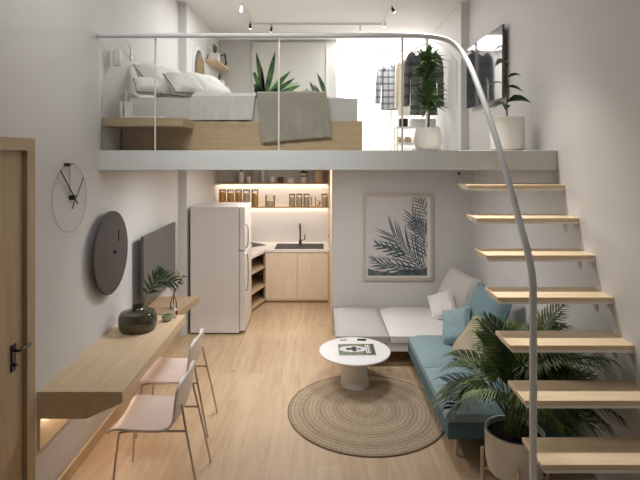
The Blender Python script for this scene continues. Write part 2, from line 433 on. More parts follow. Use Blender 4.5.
# wall clock
ck = thing('wall_clock', 'round wire wall clock with black hands', 'clock', (XL, 3.87, 2.17))
CX = XL+.012
ring = [(CX, 3.87+.265*math.cos(2*PI*k/64), 2.17+.265*math.sin(2*PI*k/64)) for k in range(65)]
obj('ring', tube(BM(), ring, .0024, 6, False), plain('grey_wire', (168, 158, 150), .5), ck, smooth=True)
bm = BM(); tube(bm, [(CX+.01, 3.70, 2.385), (CX+.01, 3.965, 2.115)], .0048, 6); obj('minute_hand', bm, 'black', ck)
bm = BM(); tube(bm, [(CX+.02, 4.04, 2.315), (CX+.02, 3.855, 2.085)], .0042, 6); obj('hour_hand', bm, 'black', ck)
obj('hub', lathe(BM(), [(.02, -.012), (.02, .028), (.015, .032)], (CX, 3.885, 2.17), 16, 'X'), 'black', ck)
bm = BM(); tube(bm, [(CX-.005, 3.87, 2.17), (CX-.005, 3.87, 2.42)], .003, 6); obj('spoke', bm, 'chrome', ck)
bm = BM(); tube(bm, [(XL, 3.80, 2.425), (CX+.03, 3.80, 2.425)], .014, 10); tube(bm, [(XL+.03, 3.80, 2.425), (XL+.03, 3.87, 2.432)], .005, 8); obj('hook', bm, 'blacksteel', ck)

# dark wall disc
dc = thing('wall_disc', 'large dark charcoal wall disc above the desk with a small black knob', 'wall decor', (XL, 4.52, 1.62))
obj('plate', lathe(BM(), [(.365, .045), (.372, .05), (.372, .068), (.366, .072)], (XL, 4.52, 1.62), 64, 'X'), 'disc', dc)
obj('spacer', lathe(BM(), [(.12, 0), (.12, .045)], (XL, 4.52, 1.62), 24, 'X'), 'black', dc)
obj('knob', lathe(BM(), [(.013, .072), (.013, .09), (.008, .094)], (XL, 4.56, 1.62), 16, 'X'), 'black', dc)
bm = BM(); tube(bm, [(XL+.075, 4.66, 1.80), (XL+.075, 4.65, 1.70)], .004, 6); obj('pin', bm, 'black', dc)

# grey screen on the left wall
tv = thing('wall_screen', 'flat grey glossy screen on the wall above the plant vase', 'television', (XL, 6.0, 1.2))
obj('screen', box(BM(), XL+.085, XL+.115, 5.20, 6.38, .90, 1.65, .003), 'tv', tv)
obj('mount', box(BM(), XL, XL+.085, 5.6, 6.0, 1.1, 1.4), 'black', tv)
# screen upstairs on the right wall
tv2 = thing('wall_screen', 'flat dark glossy screen on the wall of the loft', 'television', (XR, 6.2, 3.55))
obj('screen', box(BM(), XR-.075, XR-.045, 5.50, 6.80, 3.13, 3.94, .003), 'tv2', tv2)
obj('mount', box(BM(), XR-.045, XR, 5.9, 6.4, 3.35, 3.7), 'black', tv2)

# ------------------------------------------------------------------ chairs at the desk
def make_chair():
    t = thing('desk_chair', 'pale moulded shell chair nearest the door, tucked at the desk on thin chrome legs', 'chair', (-1.2, 3.86, 0), 'chairs tucked at the wall desk')
    # one bent shell: seat then back, as a profile in x-z swept across y (chair faces -x)
    prof = [(-.30, .47), (-.285, .492), (-.24, .50), (-.12, .49), (0, .485), (.09, .488), (.14, .51), (.168, .56), (.182, .63), (.193, .70), (.203, .77), (.210, .815), (.213, .835)]
    prof = [(p.x, p.z) for p in smooth_path([(a, 0, b) for a, b in prof], 2)]
    n = len(prof); ny = 10
    def shell(i0, i1):
        bm = BM(); top = []; bot = []; th = .018
        for i in range(i0, i1):
            x, z = prof[i]; a = Vector((prof[min(i+1, n-1)][0]-prof[max(i-1, 0)][0], 0, prof[min(i+1, n-1)][1]-prof[max(i-1, 0)][1])).normalized()
            nr = Vector((-a.z, 0, a.x)); f = i/(n-1)
            hw = .255 - .035*math.exp(-((f-.56)/.10)**2)
            if f > .86: hw *= math.sqrt(max(.2, 1-((f-.86)/.15)**2))
            if f < .1: hw *= .93+.7*f
            rt = []; rb = []
            for j in range(ny+1):
                v = -1+2*j/ny
                dish = .02*v*v*(1 if f < .5 else .8)
                p = Vector((x, v*hw, z))+nr*dish
                rt.append(bm.verts.new(p+nr*th/2)); rb.append(bm.verts.new(p-nr*th/2))
            top.append(rt); bot.append(rb)
        m = len(top)
        for i in range(m-1):
            for j in range(ny):
                bm.faces.new((top[i][j], top[i][j+1], top[i+1][j+1], top[i+1][j])); bm.faces.new((bot[i][j], bot[i+1][j], bot[i+1][j+1], bot[i][j+1]))
            bm.faces.new((top[i][0], top[i+1][0], bot[i+1][0], bot[i][0])); bm.faces.new((top[i][ny], bot[i][ny], bot[i+1][ny], top[i+1][ny]))
        for j in range(ny):
            bm.faces.new((top[0][j], bot[0][j], bot[0][j+1], top[0][j+1])); bm.faces.new((top[m-1][j], top[m-1][j+1], bot[m-1][j+1], bot[m-1][j]))
        return bm
    k = int(n*.56)
    obj('seat', shell(0, k+1), 'shell', t, smooth=True, world=False); obj('backrest', shell(k, n), 'shell', t, smooth=True, world=False)
    for s in (-1, 1):
        yb, yt = s*.21, s*.18
        obj('leg', tube(BM(), smooth_path([(-.30, yb, 0), (-.265, s*.175, .40), (-.245, yt, .452), (-.19, yt, .466)], 4), .0085, 8), 'chrome', t, smooth=True, world=False)
        obj('leg', tube(BM(), smooth_path([(.335, yb, 0), (.285, s*.2, .25), (.24, s*.185, .46), (.205, s*.17, .63), (.198, s*.168, .655)], 4), .0085, 8), 'chrome', t, smooth=True, world=False)
        obj('side_rail', tube(BM(), [(-.19, yt, .466), (0, yt, .468), (.237, yt, .468)], .0085, 8), 'chrome', t, smooth=True, world=False)
    obj('cross_bar', tube(BM(), [(0, -.165, .468), (0, .165, .468)], .0085, 8), 'chrome', t, smooth=True, world=False)
    return t
ch0 = make_chair()
dup(ch0, (-1.30, 4.63, 0), 'pale moulded shell chair farther along the desk, tucked behind the chair by the door')

# ------------------------------------------------------------------ vase and small things on the desk
vs = thing('vase', 'squat dark olive glass vase holding dark palm leaves on the desk', 'vase', (-1.63, 4.70, .875))
obj('body', lathe(BM(), [(.13, 0), (.158, .012), (.170, .04), (.174, .085), (.170, .135), (.152, .165), (.10, .178), (.062, .188), (.048, .205), (.052, .228), (.044, .228), (.038, .205), (.038, .18)], (-1.67, 4.66, .875), 40), 'greenglass', vs, smooth=True)
def pinnate(bm, pts, nl, length, width, up=Vector((0, 0, 1)), droop=.25, start=.2, tip=.35, sagf=0):
    """a pinnate frond: leaflets paired along the spine"""
    n = len(pts)
    for k in range(nl):
        f = start+(1-start)*k/(nl-1)
        q = f*(n-1); i = min(int(q), n-2); p = pts[i].lerp(pts[i+1], q-i); t = (pts[i+1]-pts[i]).normalized()
        sd = t.cross(up).normalized(); nm = sd.cross(t).normalized()
        ll = length*(math.sin(PI*(.22+.62*f)))*(1 if f < .8 else 1-(f-.8)*tip*2)
        for s in (-1, 1):
            if k == nl-1 and s == 1: continue
            d = (sd*s*(1-.45*f)+t*(.55+.5*f)+nm*.18).normalized()*ll
            if k == nl-1: d = t*ll
            m = p+d*.5+nm*ll*.05; e = p+d-Vector((0, 0, droop*ll))
            w = width
            strip(bm, [p, p+d*.25+nm*ll*.03, m, e], [w*.35, w, w*.9, w*.06], d.cross(nm), .25, nm)
fb = BM(); a = [Vector(p) for p in smooth_path([(-1.63, 4.70, 1.02), (-1.63, 4.74, 1.15), (-1.60, 4.80, 1.24), (-1.52, 4.86, 1.33), (-1.45, 4.9, 1.36)], 4)]
stm = obj('stem', tube(BM(), a, .006, 6), 'pastel', vs, smooth=True)
fb = BM(); b1 = [Vector(p) for p in smooth_path([(-1.60, 4.80, 1.20), (-1.55, 4.84, 1.27), (-1.48, 4.88, 1.28), (-1.38, 4.92, 1.25)], 4)]
pinnate(fb, b1, 9, .16, .011, droop=.12, start=.0, up=Vector((.2, -1, .25)))
obj('leaf', fb, 'palm_dark', vs)
fb = BM(); b2 = [Vector(p) for p in smooth_path([(-1.62, 4.72, 1.16), (-1.58, 4.76, 1.26), (-1.535, 4.80, 1.33), (-1.50, 4.82, 1.38)], 4)]
pinnate(fb, b2, 8, .13, .011, droop=.05, start=.1, up=Vector((.3, -1, .1)))
obj('leaf', fb, 'palm_dark', vs)

bw = thing('bowl', 'tiny pale green bowl beside the olive vase', 'bowl', (-1.47, 4.90, .875))
obj('body', lathe(BM(), [(.025, 0), (.045, .012), (.052, .04), (.046, .062), (.040, .06), (.042, .04), (.02, .012)], (-1.47, 4.90, .875), 24), plain('pale_green_glaze', (150, 160, 128), .3), bw, smooth=True)
bd = thing('figurine', 'tiny white and red bird ornament beside the green bowl', 'ornament', (-1.42, 5.0, .875))
obj('body', lathe(BM(), [(.012, 0), (.024, .02), (.028, .045), (.018, .07), (.016, .085), (.004, .10)], (-1.42, 5.0, .875), 16), 'white', bd, smooth=True)
obj('wing', lathe(BM(), [(.004, .03), (.014, .045), (.014, .06), (.003, .08)], (-1.40, 4.985, .875), 12), plain('red_glaze', (120, 40, 34), .4), bd, smooth=True)
bo = thing('bud_vase', 'slender clear bud vase with dried sprigs on the far shelf', 'vase', (-1.52, 5.30, .872))
obj('bottle', lathe(BM(), [(.03, 0), (.036, .01), (.036, .06), (.02, .11), (.011, .14), (.011, .19), (.013, .20), (.008, .20), (.008, .14)], (-1.52, 5.30, .872), 20), 'jarglass', bo, smooth=True)
for i, (dx, dy, dz) in enumerate([(.10, .02, .16), (.03, .05, .22), (-.06, 0, .19), (.13, -.04, .11)]):
    sp = tube(BM(), smooth_path([(-1.52, 5.30, .92), (-1.52+dx*.15, 5.30, 1.06), (-1.52+dx*.7, 5.30+dy, 1.06+dz*.8), (-1.52+dx, 5.30+dy*1.2, 1.06+dz*.9)], 4), .0022, 5)
    s_ = obj('sprig', sp, 'stem', bo)
    fl = BM()
    for k in range(7):
        r = random.Random(i*20+k); p = Vector((-1.52+dx*(.5+.08*k), 5.30+dy, 1.06+dz*(.62+.045*k))); dirn = Vector((r.uniform(-1, 1), r.uniform(-1, .2), r.uniform(-.5, .6))).normalized()*.035
        strip(fl, [p, p+dirn*.5, p+dirn], [.002, .010, .001], dirn.cross(Vector((0, 1, .3))), .2)
    obj('leaf', fl, 'tan' if i % 2 else 'palm', s_)

# ------------------------------------------------------------------ sofa corner
sf = thing('corner_sofa', 'low corner sofa with an off-white section and a dusty blue section', 'sofa', (1.2, 5.6, 0))
obj('base', box(BM(), .235, 2.09, 5.86, 6.90, .19, .30, .012), 'white_fabric', sf)
b_ = obj('base', box(BM(), 1.065, 2.09, 4.07, 5.85, .18, .31, .012), plain('shaded_blue_cloth', (84, 112, 121), .95, noise_scale=60, var=.05), sf); b_['label'] = 'dusty blue base of the long section'  # base cloth coloured darker than the seats to stand in for shade
def pad(x0, x1, y0, y1, z0, z1, seed, crown=.62, pw=8):
    bm = BM(); n = 12
    r = bmesh.ops.create_grid(bm, x_segments=n, y_segments=n, size=.5)
    def shape(zf):
        pass
    bm.free(); bm = BM(); T = {}; B = {}
    for i in range(n+1):
        for j in range(n+1):
            u = -1+2*i/n; v = -1+2*j/n; e = (max(0, (1-u**pw)*(1-v**pw)))**.5
            x = (x0+x1)/2+u*(x1-x0)/2; y = (y0+y1)/2+v*(y1-y0)/2
            edge = i in (0, n) or j in (0, n); zm = z0+(z1-z0)*crown
            d = noise.noise(Vector((x*3, y*3, seed)))*.008
            T[i, j] = bm.verts.new((x, y, zm+(z1-zm)*e+(0 if edge else d)))
            B[i, j] = bm.verts.new((x-(u*.006), y-(v*.006), z0))
    for i in range(n):
        for j in range(n):
            bm.faces.new((T[i, j], T[i+1, j], T[i+1, j+1], T[i, j+1])); bm.faces.new((B[i, j], B[i, j+1], B[i+1, j+1], B[i+1, j]))
    for i in range(n):
        for (a, b) in (((i, 0), (i+1, 0)), ((i+1, n), (i, n)), ((0, i+1), (0, i)), ((n, i), (n, i+1))):
            bm.faces.new((T[a], B[a], B[b], T[b]))
    return bm
obj('seat_cushion', pad(.225, .842, 5.84, 6.90, .30, .43, 1), 'grey_fabric', sf, smooth=True)
obj('seat_cushion', pad(.85, 2.09, 5.84, 6.90, .30, .43, 2), 'white_fabric', sf, smooth=True)
for y0, y1, sd in ((4.98, 5.83, 3), (4.08, 4.97, 4)):
    c = obj('seat_cushion', pad(1.06, 2.09, y0, y1, .31, .43, sd), 'blue_fabric', sf, smooth=True); c['label'] = 'dusty blue seat cushion'
for x, y in ((1.16, 4.17), (1.16, 5.7), (2.0, 4.17), (.34, 5.95), (.34, 6.8), (2.0, 6.8)):
    z0 = .0135 if (x-.485)**2+(y-4.9)**2 < .8**2 else 0
    obj('leg', lathe(BM(), [(.014, z0), (.018, .185), (.018, .19)], (x, y, 0), 14), 'oak_z', sf, smooth=True)

def loose_cushion(label, loc, w, h, t, rx, ry, rz, mat, seed, pipe=None, group=None, name='cushion', pinch=.08):
    th = thing(name, label, 'pillow' if name == 'pillow' else 'cushion', loc, group)
    m = TRS(loc, rx, ry, rz)
    obj('cover', cushion(BM(), w, h, t, m, seed=seed, pinch=pinch), mat, th, smooth=True)
    obj('piping', tube(BM(), cushion_edge(w, h, m, pinch=pinch), .0055 if pipe else .004, 6, False), pipe or mat, th, smooth=True)
    return th
# a cushion stands with local Y up: rx tips it upright, rz turns it to face, lean = how far it tilts back
def stand(label, loc, w, h, t, face, lean, mat, seed, roll=0, **k):
    """face: heading of the cushion's front (0 = towards -y); lean in degrees"""
    th = thing(k.pop('name', 'cushion'), label, k.pop('cat', 'cushion'), loc, k.pop('group', None))
    m = Matrix.Translation(Vector(loc)) @ Matrix.Rotation(math.radians(face), 4, 'Z') @ Matrix.Rotation(math.radians(90-lean), 4, 'X') @ Matrix.Rotation(math.radians(roll), 4, 'Z')
    obj('cover', cushion(BM(), w, h, t, m, seed=seed), mat, th, smooth=True)
    pm = k.pop('pipe', None)
    obj('piping', tube(BM(), cushion_edge(w, h, m), .0045 if pm else .004, 6, False), pm or mat, th, smooth=True)
    return th
stand('big light grey cushion leaning in the corner of the sofa', (1.83, 6.58, .70), .50, .56, .18, -50, 24, 'pale_fabric', 11, roll=-14)
stand('small off-white cushion leaning on the big grey one', (1.585, 6.34, .60), .33, .34, .12, -38, 32, 'white_fabric', 12, roll=28)
stand('small dusty blue cushion at the join of the white and blue seats', (1.53, 5.50, .625), .36, .40, .13, -58, 30, 'blue_fabric', 13, roll=26)
stand('big dusty blue cushion leaning on the wall under the stairs', (1.82, 5.42, .755), .60, .62, .17, -70, 28, 'blue_dark', 14)
stand('olive-beige cushion behind the big palm, leaning on the blue cushion', (1.585, 4.93, .655), .48, .50, .15, -70, 42, 'beige_fabric', 15)

# ------------------------------------------------------------------ rug, coffee table
rg = thing('rug', 'round braided jute rug under the coffee table', 'rug', (.485, 4.90, 0))
obj('pile', lathe(BM(), [(.76, 0), (.765, .006), (.76, .011), (.5, .012), (.02, .012)], (.485, 4.90, 0), 96), 'rug', rg)
obj('binding', tube(BM(), [(.485+.768*math.cos(2*PI*k/96), 4.90+.768*math.sin(2*PI*k/96), .006) for k in range(97)], .0045, 6, False), 'rug_edge', rg, smooth=True)
ct = thing('coffee_table', 'small round white pedestal coffee table on the jute rug', 'table', (.41, 5.43, .012))
TZt = .382
obj('tabletop', lathe(BM(), [(.365, TZt-.024), (.382, TZt-.016), (.386, TZt-.006), (.382, TZt), (.02, TZt)], (.41, 5.43, 0), 64), 'white', ct, smooth=True)
obj('pedestal', lathe(BM(), [(.155, .0125), (.158, .02), (.148, .09), (.132, .20), (.116, .31), (.110, TZt-.024)], (.41, 5.43, 0), 48), 'pot', ct, smooth=True)
mg = thing('magazine', 'magazine with a green leafy cover lying on the coffee table', 'magazine', (.43, 5.43, TZt))
mx, my = .43, 5.43
obj('pages', box(BM(), mx-.195, mx+.195, my-.145, my+.145, TZt, TZt+.01), 'paper', mg)
cv = obj('cover', box(BM(), mx-.197, mx+.197, my-.147, my+.147, TZt+.01, TZt+.0115), plain('sage_cover', (118, 128, 104), .45, noise_scale=14, var=.3), mg)
bm = BM(); prism(bm, [(mx-.04+.15*math.cos(2*PI*k/20), my+.085*math.sin(2*PI*k/20)) for k in range(20)], 'Z', TZt+.0116, TZt+.0122)
obj('cover_oval', bm, 'paper', mg)
bm = BM()
for cx, cy, r in ((-.09, 0, .028), (-.025, .03, .032), (-.025, -.03, .03), (.03, 0, .02), (-.06, 0, .02)):
    prism(bm, [(mx+cx+r*math.cos(2*PI*k/10), my+cy+r*1.2*math.sin(2*PI*k/10)) for k in range(10)], 'Z', TZt+.0123, TZt+.0128)
obj('cover_motif', bm, plain('slate_ink', (56, 66, 78), .5), mg)
bm = BM(); box(bm, mx+.075, mx+.19, my-.14, my+.14, TZt+.0116, TZt+.012); obj('cover_panel', bm, plain('dark_olive_ink', (74, 70, 60), .5), mg)
bm = BM()
for x in (.095, .12): box(bm, mx+x, mx+x+.014, my-.12, my+.12, TZt+.0121, TZt+.0125)
for y in (-.10, -.04, .02, .08): box(bm, mx+.095, mx+.155, my+y, my+y+.02, TZt+.0121, TZt+.0124)
obj('cover_bars', bm, 'paper', mg)
rc = tag(obj('remote_control', box(BM(), .46, .56, 5.70, 5.73, TZt, TZt+.014, .004), 'black', loc=(.5, 5.715, TZt)), 'thin dark remote on the far rim of the coffee table', 'remote')
pn = tag(obj('pen', tube(BM(), [(.26, 5.71, TZt+.005), (.34, 5.72, TZt+.005)], .005, 8), plain('bronze_pen', (120, 110, 100), .4), loc=(.3, 5.715, TZt)), 'slim bronze pen on the far rim of the coffee table', 'pen')

# ------------------------------------------------------------------ framed palm print on the back wall
pf = thing('picture_frame', 'framed palm leaf print hanging on the wall above the white sofa seat', 'picture', (1.12, D_2, 1.35))
X0, X1, Z0, Z1 = .64, 1.605, .765, 1.962; Y = D_2
bm = BM()
box(bm, X0, X1, Y-.035, Y, Z1-.035, Z1); box(bm, X0, X1, Y-.035, Y, Z0, Z0+.035); box(bm, X0, X0+.035, Y-.035, Y, Z0+.035, Z1-.035); box(bm, X1-.035, X1, Y-.035, Y, Z0+.035, Z1-.035)
obj('frame', bm, plain('pale_taupe_frame', (200, 186, 168), .6), pf)
obj('mat_board', box(BM(), X0+.035, X1-.035, Y-.012, Y-.001, Z0+.035, Z1-.035), 'white', pf)
PX0, PX1, PZ0, PZ1 = .70, 1.528, .825, 1.925
obj('print', box(BM(), PX0, PX1, Y-.015, Y-.012, PZ0, PZ1), 'paper', pf)
def clipblade(bm, p, ang, ln, w, y, bend=0, clip=None):
    """flat printed blade in the wall plane, clipped to the print"""
    n = 5; pts = []
    for i in range(n+1):
        t = i/n; a = ang+bend*t; pts.append((p[0]+math.cos(a)*ln*t, p[1]+math.sin(a)*ln*t, a, w*math.sin(PI*min(1, .12+.88*t))**.8))
    prev = None
    for x, z, a, ww in pts:
        nx, nz = -math.sin(a), math.cos(a)
        if clip and not (clip[0] < x < clip[1] and clip[2] < z < clip[3]):
            prev = None; continue
        cl = lambda px, pz: (min(max(px, clip[0]), clip[1]), min(max(pz, clip[2]), clip[3])) if clip else (px, pz)
        q1 = cl(x+nx*ww, z+nz*ww); q2 = cl(x-nx*ww, z-nz*ww)
        cur = (bm.verts.new((q1[0], y, q1[1])), bm.verts.new((q2[0], y, q2[1])))
        if prev: bm.faces.new((prev[0], prev[1], cur[1], cur[0]))
        prev = cur
def printed_frond(bm, p0, p1, nl, ln, w, y, clip, spread=.75, rnd=0):
    r = random.Random(rnd); A = math.atan2(p1[1]-p0[1], p1[0]-p0[0])
    for k in range(nl):
        f = k/(nl-1); x = p0[0]+(p1[0]-p0[0])*f; z = p0[1]+(p1[1]-p0[1])*f
        for s in (-1, 1):
            clipblade(bm, (x, z), A+s*(spread*(1-.5*f))+r.uniform(-.06, .06), ln*(1-.45*f)*r.uniform(.8, 1.1), w, y-r.uniform(0, .0012), s*.15, clip)
    clipblade(bm, p0, A, math.hypot(p1[0]-p0[0], p1[1]-p0[1])*1.15, w*.5, y, 0, clip)
clip = (PX0+.004, PX1-.004, PZ0+.004, PZ1-.004)
bm = BM()
printed_frond(bm, (1.60, .80), (1.08, 1.36), 13, .62, .008, Y-.0165, clip, .5, 1)
printed_frond(bm, (1.62, .84), (.92, .98), 10, .42, .0075, Y-.0165, clip, .5, 2)
printed_frond(bm, (1.62, 1.0), (1.34, 1.62), 12, .42, .008, Y-.0165, clip, .55, 3)
printed_frond(bm, (1.60, 1.5), (1.42, 1.86), 9, .26, .007, Y-.0165, clip, .9, 4)
printed_frond(bm, (1.52, 1.42), (1.34, 1.56), 8, .2, .0065, Y-.0165, clip, .9, 5)
printed_frond(bm, (1.22, 1.12), (.88, 1.24), 5, .25, .012, Y-.0165, clip, .45, 6)
printed_frond(bm, (1.30, .84), (.72, 1.06), 8, .3, .006, Y-.0165, clip, .4, 7)
obj('leaf_print', bm, 'print_palm', pf)
bm = BM(); prism(bm, [(PX0+.004, PZ0+.004), (PX1-.004, PZ0+.004), (PX1-.004, .95), (1.42, .90), (1.25, .92), (1.05, .87), (.9, .885), (.80, .90), (PX0+.004, .93)], 'Y', Y-.0158, Y-.0152)
obj('ground_print', bm, plain('slate_teal_print', (98, 106, 104), .8, noise_scale=14, var=.5), pf)
tag(obj('wall_detector', box(BM(), 1.955, 1.985, D_2-.02, D_2, 2.225, 2.26, .004), 'black', loc=(1.97, D_2, 2.24)), 'tiny black detector on the wall just under the loft', 'detector')

# ------------------------------------------------------------------ kitchen
fg = thing('refrigerator', 'tall white refrigerator standing beside the kitchen recess', 'refrigerator', (-1.42, 7.3, 0))
obj('body', box(BM(), -1.765, -1.085, 6.96, 7.64, .02, 1.78, .008), 'fridge', fg)
for z0, z1 in ((1.17, 1.78), (.05, 1.155)):
    dr = obj('door', box(BM(), -1.08, -1.0, 6.955, 7.645, z0, z1, .014, 3), 'fridge', fg)
    zs = (z0+.03, z0+.36) if z0 > 1 else (z1-.55, z1-.03)
    obj('handle', tube(BM(), smooth_path([(-1.0, 7.0, zs[0]), (-.972, 7.0, zs[0]+.03), (-.965, 7.0, sum(zs)/2), (-.972, 7.0, zs[1]-.03), (-1.0, 7.0, zs[1])], 4), .009, 8), 'chrome', dr, smooth=True)
obj('plinth', box(BM(), -1.75, -1.1, 6.99, 7.62, 0, .02), 'black', fg)
# base cabinets
CF = 8.45
cb = thing('base_cabinet', 'pale wood base cabinet under the black sink', 'cabinet', (-.33, 8.8, 0))
obj('carcass', box(BM(), -.875, .185, CF+.02, D_B-.02, .03, .86), 'cabinet', cb)
for a, b2_ in ((-.875, -.335), (-.331, .185)):
    obj('door', box(BM(), a+.002, b2_-.002, CF, CF+.02, .06, .855, .002), 'cabinet', cb)
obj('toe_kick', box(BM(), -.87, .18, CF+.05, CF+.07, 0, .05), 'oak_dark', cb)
obj('end_panel', box(BM(), .187, .203, CF-.02, D_B-.02, 0, .86), 'oak_z', cb)
oc = thing('corner_shelf_unit', 'open wooden corner shelves between the fridge and the sink cabinet', 'shelf', (-1.2, 8.4, 0))
pl = [(-.88, CF+.01), (-1.04, 7.9), (-1.20, 7.72), (AL, 7.72), (AL, D_B), (-.88, D_B)]
for z in (.04, .28, .60):
    obj('shelf', prism(BM(), pl, 'Z', z, z+.022), 'oak', oc)
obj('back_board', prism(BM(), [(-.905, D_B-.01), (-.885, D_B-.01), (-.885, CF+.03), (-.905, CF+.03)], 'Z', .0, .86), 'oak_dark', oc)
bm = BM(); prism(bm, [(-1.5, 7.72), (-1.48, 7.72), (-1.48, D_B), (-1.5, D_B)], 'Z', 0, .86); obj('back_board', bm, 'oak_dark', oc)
wt = thing('worktop', 'white stone worktop running along the kitchen recess', 'worktop', (-.5, 8.8, .86))
bm = BM(); prism(bm, [(.204, CF-.02), (-.865, CF-.02), (-1.03, 7.87), (-1.20, 7.68), (AL, 7.68), (AL, D_B), (.204, D_B)], 'Z', .862, .902); obj('slab', bm, 'worktop', wt)
sk = thing('sink', 'black rectangular sink set in the white worktop', 'sink', (-.32, 8.75, .902))
sx0, sx1, sy0, sy1 = -.72, .115, 8.50, 8.98
bm = BM(); prism(bm, [(sx0, sy0), (sx1, sy0), (sx1, sy1), (sx0, sy1)], 'Z', .902, .909); obj('rim', bm, 'black', sk)
bm = BM(); box(bm, sx0+.03, sx0+.40, sy0+.03, sy1-.07, .9092, .9096); box(bm, sx0+.43, sx1-.03, sy0+.03, sy1-.07, .9092, .9096); obj('basin', bm, 'black', sk)
fc = thing('faucet', 'tall black kitchen faucet behind the sink', 'faucet', (-.30, 8.94, .909))
obj('spout', tube(BM(), smooth_path([(-.30, 8.94, .909), (-.30, 8.94, 1.10), (-.30, 8.94, 1.235), (-.30, 8.915, 1.27), (-.30, 8.86, 1.275), (-.30, 8.76, 1.27), (-.30, 8.735, 1.25), (-.30, 8.73, 1.20)], 4), .013, 10), 'black', fc, smooth=True)
obj('base', lathe(BM(), [(.026, .909), (.026, .96), (.018, .97)], (-.30, 8.94, 0), 16), 'black', fc, smooth=True)
obj('lever', tube(BM(), [(-.30, 8.94, .975), (-.22, 8.94, .985), (-.215, 8.94, 1.08)], .009, 8), 'black', fc, smooth=True)
hb_ = thing('hob', 'black glass hob set at an angle in the corner of the worktop', 'hob', (-1.1, 8.85, .902))
bm = BM(); prism(bm, [(-.90, 8.87), (-1.20, 9.16), (-1.62, 8.72), (-1.32, 8.43)], 'Z', .902, .908); obj('glass_top', bm, 'blacksteel', hb_)
bm = BM()
for cx, cy in ((-1.12, 8.86), (-1.36, 8.70)):
    pts = [(cx+.08*math.cos(2*PI*k/24), cy+.08*math.sin(2*PI*k/24), .909) for k in range(25)]; tube(bm, pts, .002, 4, False)
obj('burner_ring', bm, plain('grey_ring', (110, 108, 106), .4), hb_)
sw = thing('socket', 'small black wall socket beside the sink', 'socket', (.2, 8.6, 1.15))
obj('plate', box(BM(), .194, .205, 8.52, 8.56, 1.10, 1.14, .003), 'black', sw)
# upright oak panel and the two shelves with light strips
up = thing('side_panel', 'tall narrow oak panel closing the end of the kitchen shelves', 'panel', (.21, 7.6, 0))
obj('board', prism(BM(), [(D_2+.004, .0), (8.41, .0), (8.41, .905), (D_B-.01, .905), (D_B-.01, Z_B-.001), (D_2+.004, Z_B-.001)], 'X', .2055, .2145), 'oak_z', up)
for z, lab, x0 in ((1.975, 'upper oak kitchen shelf with a glowing strip beneath', AL+.0), (1.553, 'lower oak kitchen shelf with a glowing strip beneath', AL+.0)):
    s_ = thing('kitchen_shelf', lab, 'shelf', (-.8, 9.05, z), 'lit kitchen shelves')
    obj('board', box(BM(), x0, .203, 8.86, D_B, z, z+.028), 'oak_x', s_)
    obj('light_strip', box(BM(), x0+.03, .19, 9.155, 9.175, z-.01, z), 'led', s_)
# jars
def jar(x, y, z, r, h, fill, label, group, fh=.8, lid='lid'):
    t = thing('storage_jar', label, 'jar', (x, y, z), group)
    obj('glass_body', lathe(BM(), [(r*.95, 0), (r, .005), (r, h-.004), (r*.95, h)], (x, y, z), 20), 'jarglass', t, smooth=True)
    if fill: obj('contents', lathe(BM(), [(r*.86, .005), (r*.88, .01), (r*.88, h*fh), (r*.5, h*fh+.006)], (x, y, z), 16), fill, t, smooth=True)
    if lid: obj('lid', lathe(BM(), [(r*1.04, h), (r*1.06, h+.003), (r*1.06, h+.018), (r, h+.021)], (x, y, z), 20), lid, t, smooth=True)
    return t
zs = 1.581; g5 = 'five pasta jars on the lower kitchen shelf'
ords = ['first jar of orange pasta from the wall end of the lower kitchen shelf', 'second jar of orange pasta from the wall end of the lower kitchen shelf', 'middle pasta jar in the row of five on the lower kitchen shelf',
        'fourth pasta jar from the wall end of the lower kitchen shelf', 'pasta jar on the sink side of the row of five']
for i, (px, fl) in enumerate(zip((222.5, 230.5, 238.5, 246.5, 255), ('grain', 'grain', 'grain2', 'oats', 'grain3'))):
    jar((px-317)/56, 8.93, zs, .058, .285, fl, ords[i], g5, (.85, .8, .85, .8, .8)[i])
jar((270-317)/56, 8.95, zs, .085, .20, 'oats', 'wide glass canister of pale oats in the middle of the lower kitchen shelf', 'glass canisters on the lower kitchen shelf', .5, None)
pj = ['pale jar nearest the wide canister in the trio with wooden lids', 'pale jar in the middle of the trio with wooden lids', 'pale jar beside the empty glass, last of the trio with wooden lids', 'pale lidded jar by the oak end panel']
for px, lb in zip((292, 299.3, 306.5, 324.5), pj):
    jar((px-317)/56, 8.95, zs, .052, .205, 'oats', lb, 'pale jars with wooden lids', .8)
jar((313.3-317)/56, 8.95, zs, .045, .17, None, 'empty drinking glass between the lidded jars on the lower kitchen shelf', None, 0, None)
wb = thing('wooden_ornament', 'small olive-brown crescent ornament between jars on the lower kitchen shelf', 'ornament', ((318.2-317)/56, 8.9, zs))
bm = BM(); x = (318.2-317)/56; tube(bm, smooth_path([(x-.02, 8.9, zs+.012), (x+.02, 8.9, zs+.03), (x+.025, 8.9, zs+.075), (x-.005, 8.9, zs+.115)], 4), [.012]*6+[.016]*4+[.006]*3, 8); obj('body', bm, 'ochre', wb, smooth=True)
zu = 2.003
def pot_item(name, px, r, h, mat, label, cat, prof=None, y=8.98):
    x = (px-317)/56; t = thing(name, label, cat, (x, y, zu))
    obj('body', lathe(BM(), prof or [(r*.85, 0), (r, .01), (r, h-.01), (r*.9, h), (r*.8, h-.005), (r*.8, h*.5)], (x, y, zu), 20), mat, t, smooth=True)
    return t
def lidded(t, px, r, h, mat, y=8.98):
    x = (px-317)/56; obj('lid', lathe(BM(), [(r, h), (r*1.03, h+.004), (r*1.03, h+.024), (r*.3, h+.03), (r*.3, h+.045)], (x, y, zu), 18), mat, t, smooth=True)
t = pot_item('canister', 241, .05, .20, 'pot', 'tall pale canister with a black cap on the upper kitchen shelf', 'canister'); lidded(t, 241, .03, .20, 'black')
